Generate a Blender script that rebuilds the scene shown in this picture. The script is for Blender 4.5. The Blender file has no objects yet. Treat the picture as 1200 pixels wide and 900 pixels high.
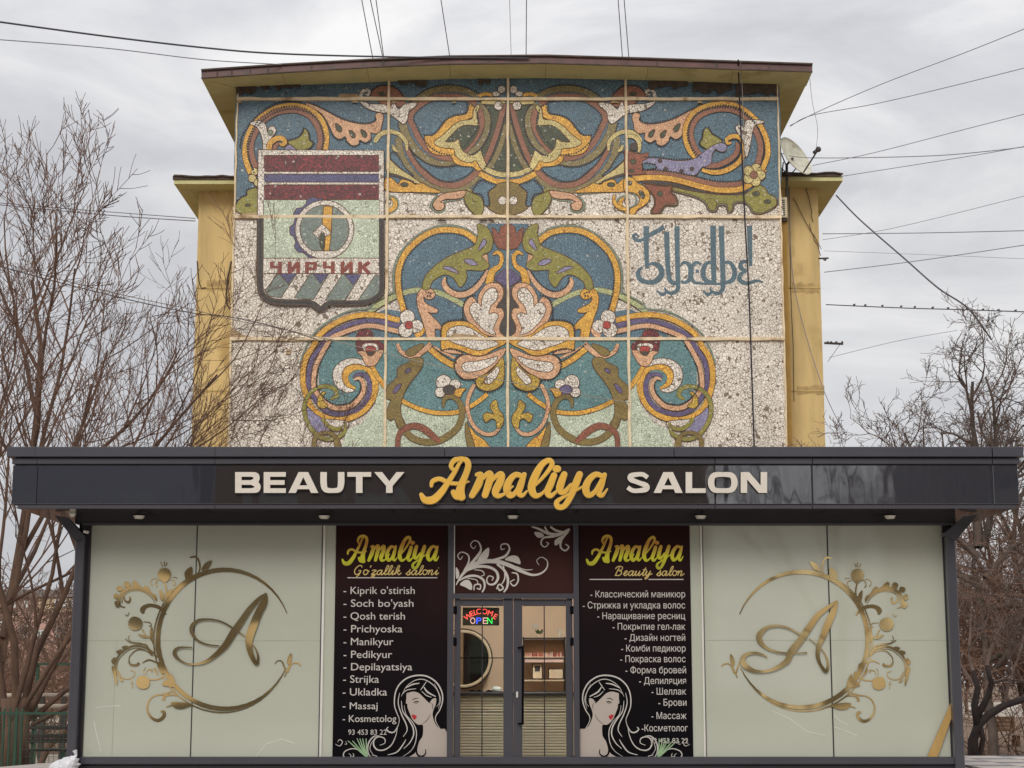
import bpy, math, random
from mathutils import Vector, Matrix, geometry
random.seed(7)
sc = bpy.context.scene
COL = sc.collection

# ------------------------------------------------------------------ camera
F_PX, TILT, CAMZ = 2050.0, math.radians(9.7), 1.6
cam_d = bpy.data.cameras.new("camera"); cam = bpy.data.objects.new("camera", cam_d); COL.objects.link(cam)
cam_d.sensor_width = 36.0; cam_d.lens = 36.0 * F_PX / 1200.0
cam_d.clip_start = 0.1; cam_d.clip_end = 3000
cam.location = (0, 0, CAMZ); cam.rotation_euler = (math.radians(90) + TILT, 0, 0)
sc.camera = cam
sc.view_settings.view_transform = 'Standard'; sc.view_settings.look = 'None'
sc.view_settings.exposure = 0.12; sc.view_settings.gamma = 1.0

# ------------------------------------------------------------------ sky
SUN_EL, SUN_AZ = math.radians(36), math.radians(192)      # soft sun behind the viewer, through cloud
world = bpy.data.worlds.new("World"); sc.world = world; world.use_nodes = True
nt = world.node_tree; N = nt.nodes; L = nt.links
for n in list(N): N.remove(n)
out = N.new('ShaderNodeOutputWorld'); bg = N.new('ShaderNodeBackground'); L.new(bg.outputs[0], out.inputs[0])
sky = N.new('ShaderNodeTexSky'); sky.sky_type = 'NISHITA'; sky.sun_disc = False
sky.sun_elevation = SUN_EL; sky.sun_rotation = SUN_AZ; sky.dust_density = 3.0
tc = N.new('ShaderNodeTexCoord')
mp = N.new('ShaderNodeMapping'); mp.inputs['Scale'].default_value = (1.0, 1.0, 2.6); L.new(tc.outputs['Generated'], mp.inputs[0])
n1 = N.new('ShaderNodeTexNoise'); n1.inputs['Scale'].default_value = 4.6; n1.inputs['Detail'].default_value = 8; n1.inputs['Roughness'].default_value = 0.56; n1.inputs['Distortion'].default_value = 0.5
L.new(mp.outputs[0], n1.inputs['Vector'])
r1 = N.new('ShaderNodeValToRGB'); L.new(n1.outputs['Fac'], r1.inputs[0])
e = r1.color_ramp.elements
e[0].position = 0.32; e[0].color = (4.85, 4.9, 5.15, 1)
e[1].position = 0.70; e[1].color = (8.1, 8.0, 7.95, 1)
m_ = e.new(0.50); m_.color = (5.95, 5.95, 6.15, 1)
sep = N.new('ShaderNodeSeparateXYZ'); L.new(tc.outputs['Generated'], sep.inputs[0])
grad = N.new('ShaderNodeMapRange'); grad.inputs['From Min'].default_value = 0.25; grad.inputs['From Max'].default_value = 1.0
grad.inputs['To Min'].default_value = 1.0; grad.inputs['To Max'].default_value = 2.1; L.new(sep.outputs['Z'], grad.inputs['Value'])
mulg = N.new('ShaderNodeVectorMath'); mulg.operation = 'SCALE'; L.new(r1.outputs[0], mulg.inputs[0]); L.new(grad.outputs[0], mulg.inputs['Scale'])
mixs = N.new('ShaderNodeMixRGB'); mixs.inputs[0].default_value = 0.93
L.new(sky.outputs[0], mixs.inputs[1]); L.new(mulg.outputs[0], mixs.inputs[2]); L.new(mixs.outputs[0], bg.inputs[0])
bg.inputs[1].default_value = 0.1

sun_d = bpy.data.lights.new("sun", 'SUN'); sun = bpy.data.objects.new("sun", sun_d); COL.objects.link(sun)
sun_d.energy = 1.5; sun_d.angle = math.radians(25); sun_d.color = (1.0, 0.96, 0.90)
sd = Vector((math.sin(SUN_AZ) * math.cos(SUN_EL), math.cos(SUN_AZ) * math.cos(SUN_EL), math.sin(SUN_EL)))
sun.rotation_euler = (-sd).to_track_quat('-Z', 'Y').to_euler(); sun.location = (0, -5, 30)

# ------------------------------------------------------------------ helpers
def ray(px, py):
    x = (px - 600) / F_PX; y = (450 - py) / F_PX
    return Vector((x, math.cos(TILT) - y * math.sin(TILT), math.sin(TILT) + y * math.cos(TILT)))
def P(px, py, Y):
    d = ray(px, py); t = Y / d.y
    return Vector((d.x * t, Y, CAMZ + d.z * t))
def lin(c):
    c /= 255.0
    return c / 12.92 if c <= 0.04045 else ((c + 0.055) / 1.055) ** 2.4
def rgb(r, g, b, k=1.0): return (lin(r) * k, lin(g) * k, lin(b) * k, 1)

def tag(o, label=None, cat=None, group=None, kind=None):
    if label: o['label'] = label
    if cat: o['category'] = cat
    if group: o['group'] = group
    if kind: o['kind'] = kind
    return o
def thing(name, label, cat, loc=(0, 0, 0), group=None):
    o = bpy.data.objects.new(name, None); COL.objects.link(o); o.location = loc; o.empty_display_size = 0.3
    return tag(o, label, cat, group)
def adopt(o, parent):
    if parent is not None:
        o.parent = parent
        base = parent.location.copy() if parent.type == 'EMPTY' else Vector((0, 0, 0))   # meshes stand at the world origin
        if o.type == 'MESH' and parent is not None:
            # meshes are written in world coordinates: keep them there
            o.matrix_parent_inverse = Matrix.Translation(-base)
def mesh(name, verts, faces, mat, parent=None, smooth=False, kind=None):
    me = bpy.data.meshes.new(name); me.from_pydata([tuple(v) for v in verts], [], faces); me.update()
    if isinstance(mat, (list, tuple)):
        for m in mat: me.materials.append(m)
    elif mat: me.materials.append(mat)
    if smooth:
        me.polygons.foreach_set('use_smooth', [True] * len(me.polygons))
    o = bpy.data.objects.new(name, me); COL.objects.link(o); adopt(o, parent)
    if kind: o['kind'] = kind
    return o
class MB:
    def __init__(s): s.v = []; s.f = []
    def add(s, vs, fs):
        b = len(s.v); s.v += [Vector(v) for v in vs]; s.f += [tuple(i + b for i in f) for f in fs]; return s
    def box(s, x0, x1, y0, y1, z0, z1, bev=0.0):
        if x0 > x1: x0, x1 = x1, x0
        if y0 > y1: y0, y1 = y1, y0
        if z0 > z1: z0, z1 = z1, z0
        if bev <= 0:
            return s.add([(x0,y0,z0),(x1,y0,z0),(x1,y1,z0),(x0,y1,z0),(x0,y0,z1),(x1,y0,z1),(x1,y1,z1),(x0,y1,z1)],
                         [(0,3,2,1),(4,5,6,7),(0,1,5,4),(1,2,6,5),(2,3,7,6),(3,0,4,7)])
        b = min(bev, (x1-x0)/2.01, (y1-y0)/2.01, (z1-z0)/2.01)
        vs = []
        xs, ys, zs = (x0, x1), (y0, y1), (z0, z1); sg = (1, -1)
        idx = {}
        for i in (0,1):
            for j in (0,1):
                for k in (0,1):
                    for a in range(3):
                        o_ = [b*sg[i], b*sg[j], b*sg[k]]; o_[a] = 0
                        idx[(i,j,k,a)] = len(vs); vs.append((xs[i]+o_[0], ys[j]+o_[1], zs[k]+o_[2]))
        fs = []
        for i in (0,1): fs.append([idx[(i,j,k,0)] for j,k in ((0,0),(1,0),(1,1),(0,1))])
        for j in (0,1): fs.append([idx[(i,j,k,1)] for i,k in ((0,0),(1,0),(1,1),(0,1))])
        for k in (0,1): fs.append([idx[(i,j,k,2)] for i,j in ((0,0),(1,0),(1,1),(0,1))])
        for j in (0,1):
            for k in (0,1): fs.append([idx[(0,j,k,1)],idx[(1,j,k,1)],idx[(1,j,k,2)],idx[(0,j,k,2)]])
        for i in (0,1):
            for k in (0,1): fs.append([idx[(i,0,k,0)],idx[(i,1,k,0)],idx[(i,1,k,2)],idx[(i,0,k,2)]])
        for i in (0,1):
            for j in (0,1): fs.append([idx[(i,j,0,0)],idx[(i,j,1,0)],idx[(i,j,1,1)],idx[(i,j,0,1)]])
        for i in (0,1):
            for j in (0,1):
                for k in (0,1): fs.append([idx[(i,j,k,0)],idx[(i,j,k,1)],idx[(i,j,k,2)]])
        # orient outward
        c = Vector(((x0+x1)/2,(y0+y1)/2,(z0+z1)/2)); out_ = []
        for f in fs:
            p = [Vector(vs[q]) for q in f]; n = (p[1]-p[0]).cross(p[2]-p[0]); m = sum(p, Vector())/len(p)
            out_.append(tuple(f) if n.dot(m-c) > 0 else tuple(reversed(f)))
        return s.add(vs, out_)
    def tube(s, pts, r, n=6, cap=True):
        pts = [Vector(p) for p in pts]; rs = r if isinstance(r, (list, tuple)) else [r]*len(pts)
        rings = []; up = Vector((0.13, 0.37, 0.92))
        for i, p in enumerate(pts):
            d = (pts[min(i+1, len(pts)-1)] - pts[max(i-1, 0)]).normalized()
            a = d.cross(up)
            if a.length < 1e-4: a = d.cross(Vector((1, 0, 0)))
            a.normalize(); b = d.cross(a)
            rings.append([p + (a*math.cos(2*math.pi*k/n) + b*math.sin(2*math.pi*k/n))*rs[i] for k in range(n)])
        vs = [v for ring in rings for v in ring]; fs = []
        for i in range(len(pts)-1):
            for k in range(n):
                fs.append((i*n+k, i*n+(k+1) % n, (i+1)*n+(k+1) % n, (i+1)*n+k))
        if cap: fs.append(tuple(reversed(range(n)))); fs.append(tuple((len(pts)-1)*n+k for k in range(n)))
        return s.add(vs, fs)
    def sphere(s, c, r, nu=10, nv=7, sq=(1, 1, 1)):
        vs = []; fs = []; c = Vector(c)
        for j in range(nv+1):
            t = math.pi*j/nv
            for i in range(nu):
                a = 2*math.pi*i/nu
                vs.append(c + Vector((math.sin(t)*math.cos(a)*r*sq[0], math.sin(t)*math.sin(a)*r*sq[1], math.cos(t)*r*sq[2])))
        for j in range(nv):
            for i in range(nu):
                fs.append((j*nu+i, (j+1)*nu+i, (j+1)*nu+(i+1) % nu, j*nu+(i+1) % nu))
        return s.add(vs, fs)
    def obj(s, name, mat, parent=None, smooth=False, kind=None):
        return mesh(name, s.v, s.f, mat, parent, smooth, kind)

def cr(pts, n=5, closed=False):
    """Catmull-Rom through tuples (x, y[, w])."""
    m = len(pts); out = []
    if m < 3 and not closed:
        return [tuple(p) for p in pts]
    rng = range(m) if closed else range(m-1)
    for i in rng:
        if closed: p = [pts[(i-1) % m], pts[i], pts[(i+1) % m], pts[(i+2) % m]]
        else: p = [pts[max(i-1, 0)], pts[i], pts[i+1], pts[min(i+2, m-1)]]
        for k in range(n):
            t = k/n; t2 = t*t; t3 = t2*t
            out.append(tuple(0.5*((2*b) + (-a+c)*t + (2*a-5*b+4*c-d)*t2 + (-a+3*b-3*c+d)*t3) for a, b, c, d in zip(*p)))
    if not closed: out.append(tuple(pts[-1]))
    return out

def plate_geo(pts, Y, thick):
    """front polygon (picture plane units -> wall plane Y) and its rim"""
    area = sum(pts[i][0]*pts[(i+1) % len(pts)][1] - pts[(i+1) % len(pts)][0]*pts[i][1] for i in range(len(pts)))
    if area > 0: pts = pts[::-1]
    n = len(pts)
    f = [P(p[0], p[1], Y) for p in pts]; b = [v + Vector((0, thick, 0)) for v in f]
    fs = [tuple(range(n))] + [(i, i+n, (i+1) % n + n, (i+1) % n) for i in range(n)]
    return f + b, fs
def scale_at(px, py, Y):
    return (P(px+1, py, Y) - P(px, py, Y)).x
def band_geo(pts, Y, thick, roundcap=True, ramp=0.0):
    """pts: (px, py, width_px) -> quad strip with rim"""
    V = []; n = len(pts)
    ctr = []
    for i, (x, y, w) in enumerate(pts):
        a = pts[max(i-1, 0)]; b = pts[min(i+1, n-1)]
        dx, dy = b[0]-a[0], b[1]-a[1]; l = math.hypot(dx, dy) or 1
        ctr.append((x, y, -dy/l, dx/l, w/2, dx/l, dy/l))
    left = [(c[0]+c[2]*c[4], c[1]+c[3]*c[4]) for c in ctr]; right = [(c[0]-c[2]*c[4], c[1]-c[3]*c[4]) for c in ctr]
    vs = []; fs = []
    for i in range(n):
        yy = Y - ramp*i
        vs += [P(left[i][0], left[i][1], Y) + Vector((0, yy-Y, 0)), P(right[i][0], right[i][1], Y) + Vector((0, yy-Y, 0))]
    nb = len(vs)
    vs += [v + Vector((0, thick, 0)) for v in vs]
    for i in range(n-1):
        a, b, c, d = 2*i, 2*i+1, 2*i+3, 2*i+2
        fs.append((a, b, c, d)); fs.append((a, d, d+nb, a+nb)); fs.append((c, b, b+nb, c+nb))
    if roundcap:
        for (c, k, sgn) in ((ctr[0], 0, -1), (ctr[-1], n-1, 1)):
            if c[4] < 0.35: continue
            yy = -ramp*k; base = len(vs); arc = []
            for j in range(7):
                t = math.pi*j/6
                ax = c[0] + c[2]*c[4]*math.cos(t) + sgn*c[5]*c[4]*math.sin(t)
                ay = c[1] + c[3]*c[4]*math.cos(t) + sgn*c[6]*c[4]*math.sin(t)
                arc.append(P(ax, ay, Y) + Vector((0, yy, 0)))
            vs += arc + [v + Vector((0, thick, 0)) for v in arc]
            order = tuple(base+j for j in range(7))
            fs.append(order if sgn < 0 else tuple(reversed(order)))
            for j in range(6): fs.append((base+j, base+j+1, base+j+8, base+j+7))
    return vs, fs
def tile(x0, y0, s=7.5):
    return lambda pts: [tuple([x0+p[0]/s, y0+p[1]/s] + [q/s for q in p[2:]]) for p in pts]

# ------------------------------------------------------------------ materials
def newmat(name):
    m = bpy.data.materials.new(name); m.use_nodes = True
    return m, m.node_tree, m.node_tree.nodes['Principled BSDF']
def plain(name, c, rough=0.6, metal=0.0, noise=0.12, scale=3.0, bump=0.0, coat=0.0, spec=0.5, stretch=(1, 1, 1), dirt=None, detail=6):
    m, t, b = newmat(name)
    b.inputs['Roughness'].default_value = rough; b.inputs['Metallic'].default_value = metal
    b.inputs['Coat Weight'].default_value = coat; b.inputs['Coat Roughness'].default_value = 0.04
    b.inputs['Specular IOR Level'].default_value = spec
    tcx = t.nodes.new('ShaderNodeTexCoord'); mpx = t.nodes.new('ShaderNodeMapping'); mpx.inputs['Scale'].default_value = stretch
    t.links.new(tcx.outputs['Object'], mpx.inputs[0])
    nz = t.nodes.new('ShaderNodeTexNoise'); nz.inputs['Scale'].default_value = scale; nz.inputs['Detail'].default_value = detail; nz.inputs['Roughness'].default_value = 0.6
    t.links.new(mpx.outputs[0], nz.inputs['Vector'])
    rp = t.nodes.new('ShaderNodeValToRGB'); t.links.new(nz.outputs['Fac'], rp.inputs[0])
    lo = 1-noise*1.3; hi = 1+noise
    rp.color_ramp.elements[0].position = 0.3; rp.color_ramp.elements[1].position = 0.7
    rp.color_ramp.elements[0].color = (c[0]*lo, c[1]*lo, c[2]*lo, 1); rp.color_ramp.elements[1].color = (min(c[0]*hi, 1), min(c[1]*hi, 1), min(c[2]*hi, 1), 1)
    src = rp.outputs[0]
    if dirt:
        n2 = t.nodes.new('ShaderNodeTexNoise'); n2.inputs['Scale'].default_value = dirt[1]; n2.inputs['Detail'].default_value = 8
        t.links.new(tcx.outputs['Object'], n2.inputs['Vector'])
        r2 = t.nodes.new('ShaderNodeMapRange'); r2.inputs['From Min'].default_value = dirt[2]; r2.inputs['From Max'].default_value = dirt[2]+0.12; t.links.new(n2.outputs['Fac'], r2.inputs['Value'])
        mx = t.nodes.new('ShaderNodeMixRGB'); t.links.new(r2.outputs[0], mx.inputs[0]); t.links.new(src, mx.inputs[1]); mx.inputs[2].default_value = dirt[0]; src = mx.outputs[0]
    t.links.new(src, b.inputs['Base Color'])
    if bump > 0:
        bp = t.nodes.new('ShaderNodeBump'); bp.inputs['Strength'].default_value = bump; bp.inputs['Distance'].default_value = 0.02
        t.links.new(nz.outputs['Fac'], bp.inputs['Height']); t.links.new(bp.outputs[0], b.inputs['Normal'])
    return m
def mosaic(name, c, c2=None, scale=26.0, grout=(0.10, 0.085, 0.07, 1), gw=0.10, vary=0.35, rough=0.45, speck=0.0, lost=0.0):
    """broken tile mosaic: cell colours and dark grout lines"""
    m, t, b = newmat(name); nd = t.nodes; lk = t.links
    tcx = nd.new('ShaderNodeTexCoord')
    wn = nd.new('ShaderNodeTexNoise'); wn.inputs['Scale'].default_value = scale*0.30; wn.inputs['Detail'].default_value = 1; lk.new(tcx.outputs['Object'], wn.inputs['Vector'])
    ws = nd.new('ShaderNodeVectorMath'); ws.operation = 'SCALE'; lk.new(wn.outputs['Color'], ws.inputs[0]); ws.inputs['Scale'].default_value = 2.2/scale
    wv = nd.new('ShaderNodeVectorMath'); wv.operation = 'ADD'; lk.new(tcx.outputs['Object'], wv.inputs[0]); lk.new(ws.outputs[0], wv.inputs[1])
    va = nd.new('ShaderNodeTexVoronoi'); va.inputs['Scale'].default_value = scale; lk.new(wv.outputs[0], va.inputs['Vector'])
    ve = nd.new('ShaderNodeTexVoronoi'); ve.feature = 'DISTANCE_TO_EDGE'; ve.inputs['Scale'].default_value = scale; lk.new(wv.outputs[0], ve.inputs['Vector'])
    sp = nd.new('ShaderNodeSeparateColor'); lk.new(va.outputs['Color'], sp.inputs[0])
    mr = nd.new('ShaderNodeMapRange'); mr.inputs['To Min'].default_value = 1-vary; mr.inputs['To Max'].default_value = 1+vary*0.6; lk.new(sp.outputs[0], mr.inputs['Value'])
    mx = nd.new('ShaderNodeMixRGB'); mx.inputs[1].default_value = c; mx.inputs[2].default_value = c2 or c; lk.new(sp.outputs[1], mx.inputs[0])
    sc_ = nd.new('ShaderNodeVectorMath'); sc_.operation = 'SCALE'; lk.new(mx.outputs[0], sc_.inputs[0]); lk.new(mr.outputs[0], sc_.inputs['Scale'])
    # large weathering
    nz = nd.new('ShaderNodeTexNoise'); nz.inputs['Scale'].default_value = 0.9; nz.inputs['Detail'].default_value = 7; lk.new(tcx.outputs['Object'], nz.inputs['Vector'])
    w = nd.new('ShaderNodeMapRange'); w.inputs['From Min'].default_value = 0.3; w.inputs['From Max'].default_value = 0.7; w.inputs['To Min'].default_value = 0.89; w.inputs['To Max'].default_value = 1.05; lk.new(nz.outputs['Fac'], w.inputs['Value'])
    s2 = nd.new('ShaderNodeVectorMath'); s2.operation = 'SCALE'; lk.new(sc_.outputs[0], s2.inputs[0]); lk.new(w.outputs[0], s2.inputs['Scale'])
    # grout
    nw = nd.new('ShaderNodeTexNoise'); nw.inputs['Scale'].default_value = 2.2; nw.inputs['Detail'].default_value = 4; lk.new(tcx.outputs['Object'], nw.inputs['Vector'])
    gm = nd.new('ShaderNodeMath'); gm.operation = 'MULTIPLY'; lk.new(nw.outputs['Fac'], gm.inputs[0]); gm.inputs[1].default_value = gw*2
    lt = nd.new('ShaderNodeMath'); lt.operation = 'LESS_THAN'; lk.new(ve.outputs['Distance'], lt.inputs[0]); lk.new(gm.outputs[0], lt.inputs[1])
    m2 = nd.new('ShaderNodeMixRGB'); lk.new(lt.outputs[0], m2.inputs[0]); lk.new(s2.outputs[0], m2.inputs[1]); m2.inputs[2].default_value = grout
    src = m2.outputs[0]
    if speck > 0:
        gt = nd.new('ShaderNodeMath'); gt.operation = 'GREATER_THAN'; lk.new(sp.outputs[2], gt.inputs[0]); gt.inputs[1].default_value = 1-speck
        m3 = nd.new('ShaderNodeMixRGB'); lk.new(gt.outputs[0], m3.inputs[0]); lk.new(src, m3.inputs[1]); m3.inputs[2].default_value = (0.45, 0.43, 0.38, 1); src = m3.outputs[0]
    if lost > 0:
        g2 = nd.new('ShaderNodeMath'); g2.operation = 'LESS_THAN'; lk.new(sp.outputs[2], g2.inputs[0]); g2.inputs[1].default_value = lost
        m4 = nd.new('ShaderNodeMixRGB'); lk.new(g2.outputs[0], m4.inputs[0]); lk.new(src, m4.inputs[1]); m4.inputs[2].default_value = grout; src = m4.outputs[0]
    lk.new(src, b.inputs['Base Color']); b.inputs['Roughness'].default_value = rough
    bp = nd.new('ShaderNodeBump'); bp.inputs['Strength'].default_value = 0.5; bp.inputs['Distance'].default_value = 0.01
    lk.new(ve.outputs['Distance'], bp.inputs['Height']); lk.new(bp.outputs[0], b.inputs['Normal'])
    return m
def glass(name, tint=(0.9, 0.93, 0.9, 1), refl=1.0):
    m = bpy.data.materials.new(name); m.use_nodes = True; t = m.node_tree; nd = t.nodes
    for n in list(nd): nd.remove(n)
    o = nd.new('ShaderNodeOutputMaterial'); mix = nd.new('ShaderNodeMixShader'); tr = nd.new('ShaderNodeBsdfTransparent'); gl = nd.new('ShaderNodeBsdfGlossy')
    tr.inputs[0].default_value = tint; gl.inputs['Roughness'].default_value = 0.01; fr = nd.new('ShaderNodeFresnel'); fr.inputs[0].default_value = 1.5
    t.links.new(fr.outputs[0], mix.inputs[0]); t.links.new(tr.outputs[0], mix.inputs[1]); t.links.new(gl.outputs[0], mix.inputs[2]); t.links.new(mix.outputs[0], o.inputs[0])
    return m
def emit(name, c, s):
    m, t, b = newmat(name); b.inputs['Base Color'].default_value = c; b.inputs['Emission Color'].default_value = c; b.inputs['Emission Strength'].default_value = s
    return m
# ================================================================== APARTMENT BUILDING WITH MOSAIC
YM = 41.0
K_ = 1.36
def mc(r, g, b): return rgb(r, g, b, K_)
WM = {
 'white': mosaic('white_tile_mosaic', mc(208,200,188), mc(196,187,174), 14.0, mc(104,90,76), 0.056, 0.15, lost=0.014),
 'blue': mosaic('blue_mosaic', mc(78,104,118), mc(92,116,128), 30, mc(45,58,66), 0.07, 0.30, speck=0.005),
 'teal': mosaic('teal_mosaic', mc(88,124,126), mc(102,136,134), 30, mc(52,76,76), 0.07, 0.28, speck=0.004),
 'gold': mosaic('gold_mosaic', mc(206,160,62), mc(190,146,58), 16, mc(150,95,30), 0.06, 0.22),
 'yellow': mosaic('ochre_yellow_mosaic', mc(190,158,58), mc(172,142,52), 20, mc(110,85,30), 0.07, 0.25),
 'brown': mosaic('brown_mosaic', mc(146,98,74), mc(132,86,64), 34, mc(90,56,42), 0.06, 0.25),
 'olive': mosaic('olive_mosaic', mc(134,120,76), mc(122,108,66), 34, mc(76,66,40), 0.06, 0.28, speck=0.02),
 'green': mosaic('leaf_green_mosaic', mc(142,134,58), mc(126,120,50), 34, mc(82,76,34), 0.06, 0.26, speck=0.02),
 'khaki': mosaic('khaki_mosaic', mc(128,108,52), mc(116,98,46), 34, mc(76,62,32), 0.06, 0.25),
 'cream': mosaic('cream_mosaic', mc(196,180,122), mc(182,166,108), 20, mc(120,104,62), 0.06, 0.2),
 'pale': mosaic('pale_green_mosaic', mc(168,172,124), mc(158,160,112), 24, mc(100,102,66), 0.06, 0.2),
 'peach': mosaic('peach_mosaic', mc(200,160,124), mc(186,146,112), 18, mc(140,92,64), 0.055, 0.18),
 'purple': mosaic('purple_mosaic', mc(88,76,112), mc(104,92,126), 26, mc(50,42,62), 0.07, 0.32),
 'lilac': mosaic('lilac_mosaic', mc(140,134,158), mc(122,118,148), 26, mc(86,80,96), 0.06, 0.25, speck=0.02),
 'mint': mosaic('mint_mosaic', mc(188,194,172), mc(168,178,156), 17, mc(120,124,104), 0.06, 0.2),
 'dark': mosaic('dark_green_mosaic', mc(78,84,56), mc(60,66,44), 30, mc(40,42,30), 0.08, 0.4, speck=0.012),
 'greyteal': mosaic('grey_teal_mosaic', mc(108,118,110), mc(120,130,120), 26, mc(72,80,72), 0.06, 0.2, speck=0.02),
 'line': mosaic('grey_green_mosaic', mc(120,132,112), mc(108,120,102), 26, mc(70,76,62), 0.06, 0.22),
 'terra': mosaic('terracotta_mosaic', mc(142,82,56), mc(128,72,50), 26, mc(80,46,32), 0.07, 0.25),
 'red': mosaic('red_mosaic', mc(134,38,44), mc(92,34,38), 24, mc(60,30,28), 0.09, 0.75, speck=0.008),
 'crimson': mosaic('crimson_mosaic', mc(176,62,52), mc(160,52,46), 24, mc(90,40,34), 0.07, 0.3),
 'brick': mosaic('brick_red_mosaic', mc(136,62,44), mc(120,52,38), 24, mc(80,40,30), 0.07, 0.25),
 'navy': mosaic('violet_blue_mosaic', mc(78,74,108), mc(90,86,120), 26, mc(44,42,66), 0.07, 0.25),
 'letter': mosaic('slate_blue_mosaic', mc(82,106,114), mc(72,94,104), 30, mc(48,62,68), 0.06, 0.18),
 'black': mosaic('black_bead', mc(22,19,18), mc(30,26,24), 30, mc(26,22,20), 0.06, 0.2),
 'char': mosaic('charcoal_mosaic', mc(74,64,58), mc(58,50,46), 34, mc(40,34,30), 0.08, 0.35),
 'outline': plain('dark_outline_grout', mc(84,62,46), 0.9, noise=0.25, scale=8),
 'patch': plain('bare_mortar', mc(150,128,98), 0.95, noise=0.25, scale=9, bump=0.4),
}
seam_m = plain('seam_mortar', mc(196,178,148), 0.9, noise=0.16, scale=5, bump=0.3, dirt=(mc(128,104,76), 2.5, 0.60))
side_m = plain('side_render', mc(168,146,96), 0.9, noise=0.12, scale=2)

bld = thing('apartment_building', 'yellow apartment block behind the salon with a big mosaic end wall', 'building', (0, 46, 0))
def wx(px, Y=YM, py=520): return P(px, py, Y).x
def wz(py, Y=YM): return P(600, py, Y).z
# mural wall slab, split into cast panels between the mortar joints
XW0, XW1 = (P(277,103,YM).x + P(268.5,520,YM).x)/2, (P(911,100,YM).x + P(922.5,520,YM).x)/2
cols_px = [452.5, 595, 736.5]
cols = [XW0] + [P(c, 390, YM).x for c in cols_px] + [XW1]
zt = wz(88); rows = [zt, wz(116.5), wz(254.5), wz(397.5), wz(397.5)-(wz(254.5)-wz(397.5)), wz(397.5)-2*(wz(254.5)-wz(397.5)), 0]
for i in range(4):
    for j in range(len(rows)-1):
        m = MB().box(cols[i]+0.003, cols[i+1]-0.003, YM, YM+0.35, rows[j+1]+0.003, rows[j]-0.003)
        m.obj('wall_panel', WM['white'], bld)
# body behind (top follows the soffit; hidden)
MB().box(XW0+0.05, XW1-0.05, YM+0.36, YM+14, 0, zt-0.02).obj('wall', side_m, bld)
# mortar seams, slightly irregular
def seam(x0, z0, x1, z1, w, nm='seam', wob=0.012, dep=0.055):
    n = 40; vs = []; fs = []; rnd = random.Random(int((x0+z1)*77))
    hor = abs(x1-x0) > abs(z1-z0)
    for i in range(n+1):
        t = i/n; x = x0+(x1-x0)*t; z = z0+(z1-z0)*t; a = w/2+rnd.uniform(-wob, wob); b = w/2+rnd.uniform(-wob, wob); c = rnd.uniform(-.008, .008)
        if hor: q = [(x, YM, z+a), (x, YM-dep, z+a*0.8+c), (x, YM-dep, z-b*0.8+c), (x, YM, z-b)]
        else: q = [(x-a, YM, z), (x-a*0.8+c, YM-dep, z), (x+b*0.8+c, YM-dep, z), (x+b, YM, z)]
        vs += q
        if i:
            k = 4*(i-1)
            for s in range(3): fs.append((k+s, k+s+1, k+s+5, k+s+4) if hor else (k+s, k+s+4, k+s+5, k+s+1))
    mesh(nm, vs, fs, seam_m, bld)
pxm = P(601, 300, YM).x - P(600, 300, YM).x
for z in rows[1:5]: seam(XW0-0.01, z, XW1+0.01, z, 4.2*pxm, dep=0.065)
for x in cols[1:4]: seam(x, rows[5], x, zt, 3.4*pxm, dep=0.07)
seam(XW0+0.01, rows[5], XW0+0.01, zt, 2.2*pxm, dep=0.05); seam(XW1-0.01, rows[5], XW1-0.01, zt, 2.2*pxm, dep=0.05)

orn = thing('floral_mosaic', None, None, (0, YM, 0)); del_keys = [k for k in orn.keys()]
for k in del_keys: del orn[k]
orn.parent = bld; orn.matrix_parent_inverse = Matrix.Translation((0, -46, 0))
_base_adopt = adopt
def adopt(o, parent):
    if parent is None: return
    o.parent = parent
    if parent is orn: o.matrix_parent_inverse = Matrix.Translation((0, -YM, 0))
    else: _base_adopt(o, parent)

lay = [0]
STEP = 0.00009
outl = MB(); beads = MB()
def nxt(): lay[0] += 1; return YM - 0.002 - STEP*lay[0]
def mirr(pts): return [tuple([1190.0-p[0]] + list(p[1:])) for p in pts]
def oline(pts, closed, w=1.0):
    q = [(p[0], p[1], w) for p in pts]
    if closed: q = q + [q[0]]
    v, f = band_geo(q, nxt(), 0.001, False, 0.0000003); outl.add(v, [f_ for k, f_ in enumerate(f) if k % 3 == 0])
def sh(T, pts, col, name='leaf', mir=True, smooth=True, ol=1.0, n=4):
    p = T([q for q in pts]) if T else pts
    p = cr(p, n, True) if smooth else p
    y0 = nxt()
    for k in ((0, 1) if mir else (0,)):
        q = mirr(p) if k else p
        if ol: oline(q, True, ol+0.9)
    y0 = nxt()
    for k in ((0, 1) if mir else (0,)):
        q = mirr(p) if k else p
        c = col[k] if isinstance(col, tuple) else col
        v, f = plate_geo([(a[0], a[1]) for a in q], y0 - k*STEP*0.5, 0.002)
        mesh(name, v, f, WM[c], orn)
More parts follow.
